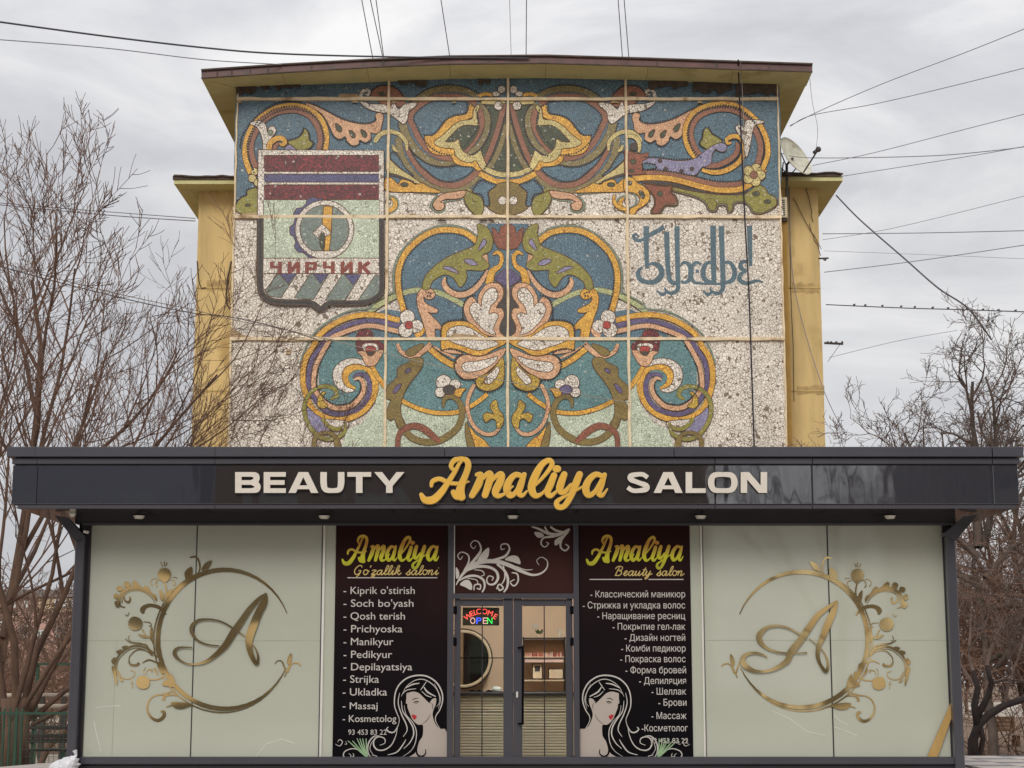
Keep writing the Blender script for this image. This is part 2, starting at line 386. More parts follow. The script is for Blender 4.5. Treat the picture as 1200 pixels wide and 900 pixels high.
def bd(T, pts, w, col, name='band', mir=True, ol=0.9, n=5, cap=False, bead=None, sides='lr'):
    if isinstance(w, (int, float)): w = [w]*len(pts)
    p = [(a[0], a[1], b) for a, b in zip(pts, w)]; p = T(p) if T else p
    p = cr(p, n)
    if ol:
        y = nxt()
        for k in ((0, 1) if mir else (0,)):
            q = mirr(p) if k else p
            v, f = band_geo([(a[0], a[1], a[2]+ol*1.2) for a in q], y - k*STEP*0.5, 0.001, False, 0.0000003); outl.add(v, f)
    y = nxt()
    for k in ((0, 1) if mir else (0,)):
        q = mirr(p) if k else p
        c = col[k] if isinstance(col, tuple) else col
        v, f = band_geo(q, y - k*STEP*0.5, 0.002, cap, 0.0000006); mesh(name, v, f, WM[c], orn)
    if bead:
        off = []
        for i, a in enumerate(p):
            b0 = p[max(i-1, 0)]; b1 = p[min(i+1, len(p)-1)]; dx, dy = b1[0]-b0[0], b1[1]-b0[1]; l = math.hypot(dx, dy) or 1
            o_ = bead*(a[2]/2+1.0)
            off.append((a[0]-dy/l*o_, a[1]+dx/l*o_))
        dt(None, off, mir, sm=False)
def dt(T, pts, mir=True, sm=True, size=1.9, gap=3.1):
    p = T(pts) if T else pts
    if sm: p = cr(p, 6)
    y = nxt(); acc = 0.0
    for k in ((0, 1) if mir else (0,)):
        q = mirr(p) if k else p
        acc = 0.0
        for i in range(len(q)-1):
            a, b = q[i], q[i+1]; l = math.hypot(b[0]-a[0], b[1]-a[1])
            if l < 1e-6: continue
            ux, uy = (b[0]-a[0])/l, (b[1]-a[1])/l
            while acc <= l:
                x = a[0]+ux*acc; yy = a[1]+uy*acc; h = size/2*random.uniform(0.85, 1.15)
                c = [(x+h*(ux*i1-uy*j1), yy+h*(uy*i1+ux*j1)) for i1, j1 in ((-1, -1), (1, -1), (1, 1), (-1, 1))]
                vs = [P(cx, cy, y) for cx, cy in c]; vs += [v+Vector((0, -0.004, 0)) for v in vs]
                beads.add(vs, [(4, 7, 6, 5), (0, 4, 5, 1), (1, 5, 6, 2), (2, 6, 7, 3), (3, 7, 4, 0)])
                acc += gap
            acc -= l
def ci(T, x, y, r, col, name='petal', mir=True, ol=0.9, sq=1.0):
    p = [(x+r*math.cos(a*math.pi/8), y+r*sq*math.sin(a*math.pi/8)) for a in range(16)]
    sh(T, p, col, name, mir, False, ol)
A_=tile(270,90); B_=tile(440,90); C_=tile(440,170); D_=tile(440,260); E_=tile(440,330); F_=tile(440,405); G_=tile(335,345); H_=tile(335,405)
I_=tile(360,90); J_=tile(640,150); K2=tile(760,90); L_=tile(760,150); M_=tile(730,245); N_=tile(270,165); O_=tile(295,245)

# ---- background fields, upper frieze
sh(None, [(277,80),(595,78),(595,247),(582,247),(567,241),(560,249),(548,236),(541,226),(510,226),(453,223.5),(440,223),(440,244),(276,244),(274,200)], 'blue', 'blue_field', smooth=False, ol=0)
sh(None, [(273,243),(303,243),(303,252),(273,252)], 'white', 'white_field', mir=False, smooth=False, ol=0)
sh(None, [(750,222),(915,222),(918,252),(739,252),(739,236)], 'white', 'white_field', mir=False, smooth=False, ol=0)
sh(None, [(864,216),(912,216),(914,240),(905,238),(880,225)], 'blue', 'blue_field', mir=False, smooth=False, ol=0)
# grey-green contour against the white
bd(C_, [(100,402),(250,405),(400,420),(540,436),(500,500),(492,550),(540,588),(600,572),(612,500),(700,485),(775,470),(800,530),(860,595),(910,622)], 16, 'line', 'contour')
# loops
bd(B_, [(895,170),(800,125),(700,105),(600,105),(500,125),(410,170),(330,235),(260,320)], [40,46,50,50,50,50,44,30], 'olive', 'olive_band', bead=1)
bd(B_, [(235,400),(262,490),(305,570),(360,645),(430,705),(510,750),(600,768),(720,752)], [70,66,60,58,56,54,50,40], 'olive', 'olive_band', bead=1)
bd(B_, [(885,240),(800,192),(700,172),(600,172),(500,188),(400,240),(325,310),(306,375),(335,445),(385,545),(450,630),(540,692),(620,712),(700,718)], 46, 'brown', 'brown_band', bead=-1)
bd(C_, [(205,-70),(210,20),(235,105),(295,205),(375,292),(478,362),(600,397),(720,397),(805,365),(890,290),(960,200)], [60,58,54,50,50,50,48,48,46,44,40], 'olive', 'olive_band')
bd(C_, [(270,0),(300,70),(345,150),(422,245),(520,322),(640,355),(740,345),(835,292),(920,212)], 46, 'brown', 'brown_band')
sh(B_, [(940,235),(1110,220),(1135,260),(1135,560),(1060,720),(960,720),(940,640),(1005,520),(1015,380),(990,280)], 'dark', 'dark_field')
sh(B_, [(1080,600),(1145,560),(1145,850),(1020,820)], 'dark', 'dark_field', smooth=False)
bd(B_, [(920,812),(980,715),(1032,590),(1072,470),(1105,350),(1128,240)], 44, 'brown', 'brown_band', bead=1)
bd(B_, [(990,810),(1050,720),(1098,610),(1128,500),(1140,420)], [40,40,40,36,20], 'olive', 'olive_band')
sh(C_, [(300,30),(350,95),(430,150),(540,188),(640,190),(700,178),(780,190),(855,197),(850,225),(800,268),(720,305),(640,320),(550,300),(470,240),(380,160)], 'blue', 'blue_field')
dt(C_, [(300,25),(350,90),(430,150),(540,186),(640,188),(700,176),(780,190),(858,197),(850,225),(800,268),(720,307),(640,322),(550,302),(470,242),(380,160),(300,30)])
sh(C_, [(150,65),(190,90),(230,150),(260,200),(330,272),(290,255),(220,200),(150,140),(130,95)], 'blue', 'blue_field')
dt(C_, [(150,60),(190,88),(230,150),(262,200),(335,275),(290,258),(220,203),(150,143),(128,95),(150,60)])
bd(B_, [(905,235),(965,300),(988,390),(970,490),(920,590),(850,652),(785,672)], [36,46,48,48,46,44,36], 'olive', 'olive_band', bead=-1)
bd(B_, [(915,285),(936,380),(920,460),(880,540),(825,610),(780,655)], 46, 'brown', 'brown_band', bead=1)
sh(B_, [(600,575),(660,510),(730,440),(900,430),(890,500),(840,580),(770,645),(735,600),(725,540),(680,570)], 'dark', 'dark_field')
sh(B_, [(825,248),(805,325),(700,348),(620,390),(550,480),(500,520),(435,522),(450,600),(500,668),(600,690),(662,690),(690,745),(750,782),(850,790),(900,825),(935,800),(880,700),(760,710),(710,650),(600,600),(540,570),(620,480),(700,410),(840,360),(868,300),(858,255)], 'gold', 'gold_leaf', n=3)
dt(B_, [(805,245),(790,318),(700,335),(615,378),(545,468),(495,510),(425,512)])
sh(B_, [(898,250),(862,295),(852,372),(760,387),(680,432),(600,510),(515,575),(560,610),(620,625),(690,632),(702,680),(750,730),(830,752),(885,735),(920,795),(962,825),(978,795),(940,700),(920,650),(860,692),(790,672),(745,620),(730,550),(690,572),(612,574),(655,520),(725,450),(800,420),(905,425),(890,370),(890,320),(915,270)], 'cream', 'cream_leaf', n=3)
bd(C_, [(915,250),(1000,292),(1062,318),(1145,326)], 46, 'gold', 'gold_band')
bd(C_, [(975,215),(1060,250),(1145,262)], 42, 'cream', 'cream_band')
sh(C_, [(1060,350),(1190,346),(1190,605),(1080,600),(1000,560),(985,530),(1010,500),(1000,420)], 'khaki', 'khaki_leaf')
ci(C_, 1115, 487, 36, 'white', 'rosette')
sh(C_, [(930,310),(1055,350),(1005,395),(990,430),(1000,525),(962,528),(945,460),(915,425),(855,415),(880,360)], 'blue', 'blue_field')
dt(C_, [(930,308),(990,330),(1058,350),(1005,395),(988,430),(1002,525),(962,530),(945,462),(915,427),(853,417),(880,360),(930,308)])
bd(C_, [(800,380),(840,400),(870,440)], 22, 'green', 'stem')
sh(C_, [(790,405),(850,425),(930,470),(948,560),(912,622),(860,595),(800,520),(782,460)], 'green', 'green_leaf')
bd(C_, [(850,460),(860,500),(900,490)], 5, 'outline', 'vein', ol=0)
sh(C_, [(790,405),(700,412),(600,430),(540,470),(508,525),(540,570),(590,562),(602,520),(568,500),(620,472),(700,472),(770,452)], 'peach', 'peach_leaf')
# yellow swash, straps at the foot
sh(C_, [(95,285),(150,300),(200,345),(230,305),(300,318),(350,350),(400,333),(470,370),(575,415),(400,412),(95,398)], 'gold', 'gold_leaf')
ci(C_, 255, 348, 32, 'dark', 'leaf_eye', sq=0.5)
sh(C_, [(105,120),(200,200),(300,268),(395,335),(330,325),(210,275),(105,240)], 'cream', 'cream_leaf')
bd(C_, [(105,252),(200,275),(340,325)], [22,18,8], 'char', 'dark_strap')  # thin strap laid in dark brown tile
bd(C_, [(110,452),(165,470),(185,510),(165,560),(100,600)], [30,44,50,44,36], 'line', 'contour', ol=0)
bd(C_, [(140,462),(172,500),(165,545),(105,588)], [18,34,38,30], 'gold', 'gold_curl')
ci(C_, 112, 495, 20, 'white', 'white_dot')
bd(B_, [(0,560),(50,500),(140,482),(215,510),(268,570),(276,640)], [40,40,36,34,32,20], 'cream', 'cream_curl', cap=True)
bd(B_, [(150,600),(170,640),(195,655)], [20,26,10], 'cream', 'cream_curl')
# white flower, brown dome, peach wing
sh(I_, [(555,182),(580,120),(640,85),(740,88),(800,125),(835,180)], 'brown', 'brown_leaf')
dt(I_, [(550,180),(575,115),(640,78),(745,80),(805,120),(840,178)])
ci(I_, 660, 150, 30, 'dark', 'leaf_eye', sq=0.5)
bd(I_, [(470,180),(478,140),(510,115),(545,130),(540,155),(515,155)], [34,30,28,26,22,12], 'white', 'white_curl', cap=True)
sh(I_, [(620,215),(860,215),(870,260),(700,262)], 'brown', 'brown_leaf', smooth=False)
sh(I_, [(465,215),(560,240),(680,245),(735,262),(762,222),(800,288),(860,240),(955,228),(950,258),(890,310),(880,370),(850,412),(800,382),(720,325),(600,302),(520,270)], 'white', 'white_leaf', n=3)
sh(I_, [(0,232),(80,262),(180,312),(290,370),(400,405),(500,420),(570,410),(612,380),(600,335),(640,318),(668,350),(655,410),(642,470),(600,497),(555,490),(558,545),(510,575),(462,552),(450,588),(400,602),(350,562),(335,520),(290,545),(240,520),(200,440),(165,370),(100,300),(0,252)], 'peach', 'peach_leaf', n=3)
dt(I_, [(60,238),(180,298),(290,356),(400,392),(500,407),(570,397),(600,370),(588,335)])
dt(I_, [(170,395),(230,520),(290,556),(335,530),(345,570),(400,612),(455,596),(465,562),(515,585),(560,555)])
for cx, cy, s in ((278,450,1), (398,505,0.9), (500,500,0.9)):
    sh(I_, [(cx-28*s,cy-40*s),(cx+20*s,cy-5),(cx+18*s,cy+32*s),(cx-8*s,cy+25*s),(cx-22*s,cy-5)], 'dark', 'leaf_eye')
# crown pieces at the centre top
bd(B_, [(905,170),(960,150),(1030,160)], 30, 'gold', 'gold_band', ol=0.8)
bd(B_, [(930,215),(1030,225),(1140,215)], [40,34,30], 'cream', 'cream_band')
ci(B_, 1110, 112, 32, 'white', 'petal'); ci(B_, 1060, 150, 34, 'white', 'petal', sq=0.6); ci(B_, 1082, 255, 36, 'white', 'petal')
# left corner ring
bd(A_, [(178,850),(140,745),(128,640),(150,530),(200,430),(290,340),(390,282),(500,255),(600,258),(700,290),(780,355),(828,440),(845,540),(832,650)], 46, 'gold', 'gold_band', mir=False, bead=1)
bd(A_, [(228,800),(188,700),(180,600),(212,500),(270,405),(335,350),(420,308),(520,292),(600,298),(690,338),(750,405),(785,490),(792,570),(772,650)], 48, 'brown', 'brown_band', mir=False, bead=-1)
dt(A_, [(85,620),(100,530),(160,420),(250,330),(370,245),(500,215),(640,225)], mir=False)
sh(A_, [(165,412),(210,393),(270,388),(312,430),(322,490),(340,448),(380,438),(398,480),(362,530),(332,580),(312,655),(290,650),(285,560),(260,480),(220,430)], 'white', 'white_leaf', mir=False, n=3)
ci(A_, 352, 490, 20, 'line', 'leaf_eye', mir=False)
bd(A_, [(338,655),(350,585),(400,545),(450,540),(478,572),(458,598),(432,588)], [40,44,44,44,40,30,16], 'gold', 'gold_curl', mir=False)
bd(A_, [(385,655),(395,610),(430,580)], [34,32,14], 'brown', 'brown_band', mir=False)
sh(A_, [(485,620),(530,595),(590,610),(620,655),(485,655)], 'lilac', 'lilac_leaf', mir=False)
sh(A_, [(508,572),(590,545),(640,500),(655,453),(685,510),(690,560),(722,585),(680,630),(600,642),(540,600)], 'green', 'green_leaf', mir=False)
dt(A_, [(505,555),(590,530),(628,490),(650,445),(695,505),(700,550),(735,585),(690,640)], mir=False)
ci(A_, 213, 832, 30, 'cream', 'berry', mir=False); ci(A_, 192, 892, 32, 'cream', 'berry', mir=False); ci(A_, 240, 930, 30, 'cream', 'berry', mir=False)
sh(N_, [(48,570),(90,510),(148,482),(150,442),(200,422),(250,428),(250,658),(140,652),(60,620)], 'green', 'green_leaf', mir=False)
dt(N_, [(40,570),(82,500),(138,474),(142,435),(200,412),(245,418)], mir=False)
ci(N_, 155, 565, 24, 'dark', 'leaf_eye', mir=False, sq=0.4)

# ---- right corner (its own design)
bd(L_, [(-60,480),(100,482),(250,505),(400,552),(600,592),(750,590),(880,550)], [20,30,26,26,26,26,16], 'char', 'dark_strap', mir=False)  # strap of dark tile running under the bands
sh(L_, [(100,520),(200,528),(400,570),(650,600),(850,590),(950,508),(1020,528),(1050,580),(1110,610),(1128,670),(1070,722),(990,752),(920,742),(880,682),(830,655),(755,662),(740,722),(700,742),(680,682),(612,682),(590,732),(530,722),(500,662),(420,612),(280,572)], 'line', 'contour', mir=False, n=3, ol=1.5)
sh(L_, [(100,520),(200,520),(400,562),(650,592),(850,582),(950,508),(1020,528),(1050,580),(1110,610),(1122,670),(1066,712),(990,742),(926,732),(888,672),(830,643),(745,650),(732,712),(705,728),(688,668),(606,668),(582,718),(537,710),(508,650),(424,600),(280,560)], 'green', 'green_leaf', mir=False, n=3)
bd(L_, [(520,620),(570,625),(600,665),(585,700)], 5, 'outline', 'vein', mir=False, ol=0)
ci(L_, 945, 578, 30, 'dark', 'leaf_eye', mir=False, sq=0.6); ci(L_, 1045, 648, 30, 'dark', 'leaf_eye', mir=False, sq=0.5)
bd(L_, [(-150,400),(0,398),(100,398),(250,422),(400,452),(550,490),(700,502),(850,480),(920,420)], 46, 'brown', 'brown_band', mir=False, bead=-1)
bd(L_, [(-140,450),(-40,438),(60,436),(180,444),(300,470),(450,512),(600,542),(750,545),(850,520),(950,450),(1020,360)], 46, 'gold', 'gold_band', mir=False)
bd(K2, [(440,730),(370,660),(328,560),(326,450),(360,360),(430,292),(530,252),(650,238),(760,250),(870,312),(960,400),(1015,490),(1045,590),(1045,700),(995,820)], 43, 'gold', 'gold_band', mir=False, bead=1)
bd(K2, [(450,690),(395,600),(372,500),(390,420),(450,342),(550,297),(650,282),(760,297),(860,360),(930,450),(975,560),(985,650),(958,770)], 45, 'brown', 'brown_band', mir=False, bead=-1)
bd(L_, [(470,368),(560,388),(650,382),(740,342),(810,280),(838,200),(828,120),(790,78),(735,74),(692,98),(698,132),(728,128)], [30,40,42,42,42,42,40,38,38,36,30,14], 'gold', 'gold_curl', mir=False, bead=-1)
bd(L_, [(500,332),(600,328),(690,292),(758,240),(785,180),(775,125)], [36,42,42,40,38,20], 'brown', 'brown_band', mir=False, bead=1)
sh(K2, [(768,445),(800,418),(840,450),(850,402),(880,380),(980,382),(1015,402),(940,422),(912,480),(892,600),(862,705),(845,640),(830,560),(790,500)], 'white', 'white_leaf', mir=False, n=3)
sh(K2, [(515,453),(560,510),(640,560),(600,602),(520,632),(458,590),(480,540),(488,480)], 'green', 'green_leaf', mir=False)
dt(K2, [(500,445),(475,480),(470,535),(445,590),(500,632)], mir=False); dt(K2, [(525,445),(570,502),(655,555)], mir=False)
sh(L_, [(-120,300),(0,268),(100,270),(250,290),(380,280),(450,240),(560,160),(640,133),(685,160),(672,202),(620,202),(590,182),(555,232),(545,312),(460,352),(420,405),(350,412),(200,382),(80,372),(-20,345)], 'lilac', 'lilac_leaf', mir=False, n=3)
dt(L_, [(-30,256),(100,258),(250,278),(370,268)], mir=False)
for x, y in ((150,360), (290,380), (380,360), (100,290)): ci(L_, x, y, 14, 'char', 'leaf_eye', mir=False)
for k in range(5):
    a = math.radians(-90+72*k+20); ci(L_, 925+58*math.cos(a), 412+58*math.sin(a), 42, 'cream', 'petal', mir=False)
ci(L_, 925, 412, 30, 'brown', 'flower_centre', mir=False)
sh(J_, [(690,190),(760,215),(820,232),(900,218),(892,262),(842,292),(842,385),(880,400),(690,410)], 'terra', 'terracotta_leaf', mir=False, smooth=False)
ci(J_, 765, 295, 24, 'dark', 'leaf_eye', mir=False, sq=0.8); ci(J_, 750, 378, 22, 'dark', 'leaf_eye', mir=False, sq=0.6)
sh(J_, [(845,325),(880,310),(950,325),(970,350),(860,365)], 'blue', 'blue_field', mir=False, smooth=False)
dt(J_, [(845,320),(880,306),(955,322),(975,352),(860,370),(845,322)], mir=False, sm=False)
bd(J_, [(700,70),(780,80),(820,140),(815,215)], [26,34,32,20], 'cream', 'cream_curl', mir=False)
ci(J_, 770, 165, 30, 'char', 'leaf_eye', mir=False)
sh(J_, [(850,495),(960,505),(1060,518),(1105,508),(1092,570),(1135,602),(1148,672),(1050,675),(1015,722),(990,752),(925,742),(958,680),(950,600),(900,540)], 'line', 'contour', mir=False, ol=2.5)
sh(J_, [(870,500),(960,510),(1060,520),(1100,512),(1085,570),(1125,605),(1138,662),(1045,668),(1008,715),(985,745),(935,738),(965,680),(956,600),(905,540)], 'terra', 'terracotta_leaf', mir=False)
ci(J_, 1000, 578, 22, 'dark', 'leaf_eye', mir=False)
bd(J_, [(700,560),(770,575),(795,640),(760,690),(700,700)], 14, 'line', 'contour', mir=False, ol=0)
sh(J_, [(690,445),(760,440),(795,480),(860,515),(905,570),(905,630),(860,680),(810,710),(770,755),(735,752),(745,710),(800,680),(825,630),(800,580),(740,560),(690,550)], 'gold', 'gold_curl', mir=False)
ci(J_, 735, 485, 16, 'dark', 'leaf_eye', mir=False)
sh(J_, [(815,560),(845,560),(862,590),(855,620),(830,600)], 'dark', 'leaf_eye', mir=False)
bd(J_, [(595,590),(600,650),(640,695),(700,715)], [14,32,34,30], 'gold', 'gold_curl', mir=False)

# ---- central medallion fields
sh(None, [(558,283),(547,273),(533,269),(520,269),(506,272),(492,280),(477,293),(469,307),(466,320),(466,335),(468,348),(474,366),(452,362),(430,372),(410,390),(405,399),(595,399),(595,262),(572,262)], 'blue', 'blue_field', smooth=False, ol=0)
sh(None, [(385,398),(595,398),(595,526),(556,526),(549,502),(545,484),(520,485),(495,481),(470,472),(452,458),(443,448),(436,430),(400,440)], 'teal', 'teal_field', smooth=False, ol=0)
sh(None, [(443,446),(452,455),(470,470),(495,479),(520,483),(546,482),(549,502),(557,526),(400,526),(406,505),(425,495),(440,475)], 'mint', 'mint_field', smooth=False, ol=0)
sh(H_, [(430,-20),(330,80),(290,200),(290,340),(350,470),(450,520),(560,500),(640,420),(660,340),(640,290),(760,190),(860,100),(860,-20)], 'teal', 'teal_field', smooth=False, ol=0)
# pale arc and its contour
bd(D_, [(-70,770),(0,705),(100,645),(180,610)], 14, 'line', 'contour', ol=0)
bd(D_, [(-60,800),(20,735),(100,690),(200,640),(300,610),(380,600),(520,615),(620,648),(700,688),(800,745)], 44, 'pale', 'pale_band')
bd(G_, [(750,205),(735,260),(715,320)], [60,56,50], 'pale', 'pale_band')
# big ring
bd(D_, [(895,130),(800,66),(700,38),(600,34),(500,55),(375,118),(262,222),(190,335),(160,450),(160,560),(165,640)], 18, 'line', 'contour', ol=0.6)
bd(D_, [(890,172),(800,102),(700,74),(600,70),(500,88),(390,150),(285,248),(225,350),(200,450),(200,560),(215,660),(255,800)], 48, 'gold', 'gold_band', bead=-1)
# side scrolls
bd(G_, [(800,125),(680,130),(560,145),(430,200),(320,275),(235,355),(200,420),(160,500),(125,610)], 14, 'line', 'contour', ol=0)
bd(G_, [(1000,228),(920,208),(840,188),(700,178),(580,195),(460,240),(360,300),(285,370),(240,460),(190,530),(158,620),(148,720),(160,820),(200,945),(262,1030),(350,1082),(450,1102),(550,1090),(640,1050),(712,990),(762,910),(786,820),(772,720),(725,652),(650,628),(580,640),(525,685),(512,740),(535,790),(585,822),(612,822)], [44]*9+[46]*9+[50,52,54,56,58,62,66,70,74,70,56,36,16], 'gold', 'gold_scroll')
bd(G_, [(1000,275),(900,252),(800,232),(690,235),(570,262),(460,310),(350,375),(305,460),(240,550),(205,650),(198,750),(208,830),(270,940),(350,1020),(450,1052),(550,1040),(632,1008),(692,950),(728,880),(738,800),(722,738),(680,704),(625,702),(588,730)], [36]*16+[38,40,40,38,34,30,24,12], 'purple', 'purple_scroll')
bd(G_, [(1000,328),(880,300),(790,280),(690,278),(580,308),(480,345),(400,385),(350,460),(295,560),(258,650),(244,750),(250,830),(320,930),(400,988),(480,1000),(560,985),(622,940),(668,880),(686,820),(672,762),(635,735),(598,752)], [38]*14+[40,40,40,38,36,32,26,12], 'peach', 'peach_scroll', bead=-1)
sh(H_, [(740,188),(690,135),(600,112),(520,125),(450,170),(415,240),(425,320),(470,380),(540,410),(605,392),(540,368),(500,320),(490,250),(520,190),(590,160),(660,165)], 'white', 'white_crescent')
# scroll foot
sh(H_, [(190,545),(250,600),(310,640),(340,700),(385,755),(260,765),(205,680)], 'lilac', 'lilac_leaf')
sh(H_, [(320,650),(540,670),(520,730),(440,740),(370,700)], 'white', 'white_field')
bd(H_, [(320,640),(370,705),(440,735),(510,715),(530,672)], [30,34,34,26,8], 'green', 'green_curl')
bd(H_, [(400,470),(445,440),(425,380),(350,358),(270,375),(200,435),(165,520),(170,620),(210,712),(280,790),(360,822),(450,806),(510,765),(530,690)], [16,34,36,34,32,34,34,34,34,34,32,32,28,10], 'green', 'green_curl', cap=True)
sh(H_, [(310,420),(285,460),(280,520),(320,550),(370,530),(335,500),(320,460),(350,405)], 'yellow', 'yellow_leaf')
bd(H_, [(248,930),(250,830),(300,775),(370,765),(430,795),(452,860),(458,930)], [36,36,30,28,34,50,60], 'khaki', 'khaki_stem')
# carnation on the scroll
bd(H_, [(760,185),(800,260),(850,335),(900,400)], [34,38,40,30], 'gold', 'gold_stem')
sh(G_, [(618,385),(640,332),(700,308),(752,328),(778,385),(855,440),(850,490),(800,505),(660,505),(625,480)], 'red', 'red_petal')
sh(G_, [(680,475),(672,450),(700,432),(780,432),(812,450),(808,485),(785,500),(770,462),(720,455),(700,500)], 'white', 'white_petal')
sh(G_, [(700,480),(720,458),(770,460),(788,485),(740,510)], 'crimson', 'red_petal')
sh(G_, [(632,508),(690,500),(720,530),(745,520),(775,530),(800,498),(855,498),(805,595),(772,625),(720,625),(690,592),(668,540)], 'peach', 'flower_cup')
ci(G_, 742, 520, 26, 'char', 'flower_eye', sq=0.6)
# white flower at the crossing
ci(E_, 280, 312, 62, 'white', 'petal'); ci(E_, 362, 395, 56, 'white', 'petal'); ci(E_, 265, 425, 62, 'white', 'petal'); ci(E_, 292, 382, 32, 'crimson', 'flower_centre')
bd(E_, [(350,480),(400,455),(430,410)], [40,36,20], ('gold', 'peach'), 'gold_stem')
# rocaille leaf (peach left, gold right)
sh(E_, [(365,140),(390,80),(450,55),(508,82),(522,122),(490,152),(450,150),(422,130),(430,180),(480,215),(542,245),(538,270),(490,272),(460,268),(500,310),(560,370),(582,422),(520,415),(522,505),(460,500),(440,430),(410,330),(375,230)], ('peach', 'gold'), 'rocaille_leaf', n=3)
dt(E_, [(445,92),(485,100),(478,128),(450,125)])
# green dragon leaf
sh(D_, [(898,20),(980,50),(1020,120),(1030,190),(1002,258),(940,292),(992,360),(992,402),(930,427),(800,422),(802,480),(780,540),(740,572),(708,520),(660,472),(590,465),(500,520),(470,590),(415,585),(430,500),(480,430),(560,360),(660,300),(780,250),(870,210),(895,150),(905,90)], 'green', 'green_leaf', n=3)
sh(D_, [(780,340),(840,330),(895,372),(840,378)], 'lilac', 'leaf_eye'); sh(D_, [(590,400),(660,398),(732,450),(660,430)], 'lilac', 'leaf_eye'); sh(D_, [(955,150),(972,190),(910,248),(925,200)], 'lilac', 'leaf_eye')
sh(D_, [(935,300),(980,285),(992,360)], 'peach', 'peach_leaf', smooth=False)
sh(D_, [(1025,50),(1060,75),(1085,110),(1105,40),(1190,20),(1190,245),(1080,230),(1040,160)], 'terra', 'terracotta_leaf', smooth=False)
bd(D_, [(1035,285),(1075,268),(1110,308),(1092,385),(1025,440),(1000,540)], [14,34,34,36,56,66], 'gold', 'gold_curl', cap=True)
sh(D_, [(1045,500),(1130,420),(1190,415),(1190,570),(1130,560)], 'purple', 'purple_field', smooth=False)
bd(D_, [(612,488),(602,540),(642,602),(720,640),(800,632),(880,582),(940,510),(985,425)], [14,40,46,48,48,44,36,18], 'peach', 'peach_curl', bead=-1)
# palmette
sh(E_, [(1090,60),(1190,60),(1190,500),(1070,490)], 'char', 'dark_field', smooth=False)
bd(F_, [(510,10),(600,60),(700,110)], 20, 'peach', 'peach_band', ol=0.5)
bd(E_, [(460,575),(560,660),(640,712),(712,748)], 48, 'gold', 'gold_band', bead=-1)
sh(E_, [(580,600),(700,600),(770,635),(650,625)], 'peach', 'peach_leaf')
sh(E_, [(900,190),(905,130),(950,50),(1010,15),(1080,20),(1122,70),(1115,140),(1072,200),(1062,235),(1110,240),(1127,300),(1095,370),(1090,440),(1135,495),(1000,497),(920,462),(850,392),(800,322),(778,240),(800,170),(850,135)], 'peach', 'palmette_petal')
dt(E_, [(770,340),(768,240),(790,165),(850,125),(895,120)])
sh(E_, [(935,222),(940,150),(980,80),(1030,55),(1072,90),(1062,160),(1012,212),(995,290),(1040,275),(1077,300),(1052,360),(1035,420),(1052,465),(980,440),(920,390),(860,320),(830,240),(860,190),(900,190)], 'white', 'petal_heart')
sh(E_, [(1135,545),(1040,592),(950,642),(850,642),(750,602),(650,582),(582,592),(585,420),(620,370),(700,350),(800,355),(880,400),(960,470),(1135,505)], 'gold', 'palmette_petal')
dt(E_, [(575,480),(578,415),(612,358),(700,336),(785,332)]); dt(E_, [(578,602),(650,594),(720,605),(770,630)])
sh(E_, [(630,500),(640,430),(700,395),(790,395),(870,430),(960,490),(1080,545),(1000,582),(900,602),(800,572),(700,540)], 'white', 'petal_heart')
sh(E_, [(1135,585),(1125,640),(1060,722),(970,802),(880,848),(780,852),(720,802),(700,730),(730,672),(800,645),(900,662),(1000,640)], 'peach', 'palmette_petal')
sh(E_, [(762,740),(800,710),(900,700),(1000,680),(1072,662),(1030,722),(930,772),(830,792),(780,780)], 'white', 'petal_heart')
sh(F_, [(1120,105),(1128,290),(1085,362),(990,397),(912,372),(882,312),(920,272),(1000,240),(1060,180)], 'yellow', 'palmette_petal')
sh(F_, [(1077,185),(1082,240),(1040,300),(1000,337),(958,320),(980,270),(1030,230)], 'white', 'petal_heart')
dt(E_, [(760,640),(715,665),(690,730),(712,808),(775,862),(880,862)]); dt(F_, [(872,312),(905,382),(990,410),(1092,372),(1135,300)])
# lower strapwork
bd(E_, [(195,545),(220,610),(290,652),(360,652),(430,602),(490,545)], [26,34,34,38,42,44], 'peach', 'peach_band')
bd(F_, [(215,475),(350,542),(480,582),(600,594),(720,582),(820,542),(900,492),(985,425)], 36, 'gold', 'gold_band')
sh(E_, [(285,600),(400,550),(415,570),(330,650),(270,640)], 'khaki', 'khaki_leaf')
sh(F_, [(290,150),(330,110),(412,115),(400,200),(300,330),(250,420),(220,520),(225,620),(262,700),(200,720),(170,640),(130,655),(98,610),(120,520),(140,480),(98,455),(108,360),(190,280),(200,195)], 'khaki', 'khaki_leaf', n=3)
sh(F_, [(258,235),(280,205),(312,205),(290,235)], 'purple', 'leaf_eye'); sh(F_, [(155,410),(180,360),(225,335),(205,385),(175,415)], 'purple', 'leaf_eye')
bd(F_, [(205,650),(242,730),(320,808),(420,845),(540,840),(640,792),(720,720),(760,620),(752,530),(712,465),(650,445),(605,475),(596,545)], [60,56,52,50,52,52,50,48,46,44,40,34,12], 'khaki', 'khaki_ring')
bd(F_, [(196,930),(202,800),(250,735),(345,705),(430,735),(500,790),(565,850)], [38,40,46,52,56,52,30], 'terra', 'terracotta_ring')
ci(F_, 600, 325, 66, 'white', 'petal'); ci(F_, 700, 345, 46, 'white', 'petal'); ci(F_, 568, 410, 42, 'white', 'petal'); ci(F_, 650, 388, 55, ('char', 'purple'), 'flower_eye', sq=0.72)
sh(F_, [(695,430),(715,385),(792,378),(765,408),(742,452)], 'gold', 'gold_leaf')
bd(F_, [(870,340),(830,420),(808,500),(818,600),(850,682),(900,742),(970,778),(1040,772),(1095,718)], [30,34,32,30,32,32,32,30,20], 'peach', 'peach_curl')
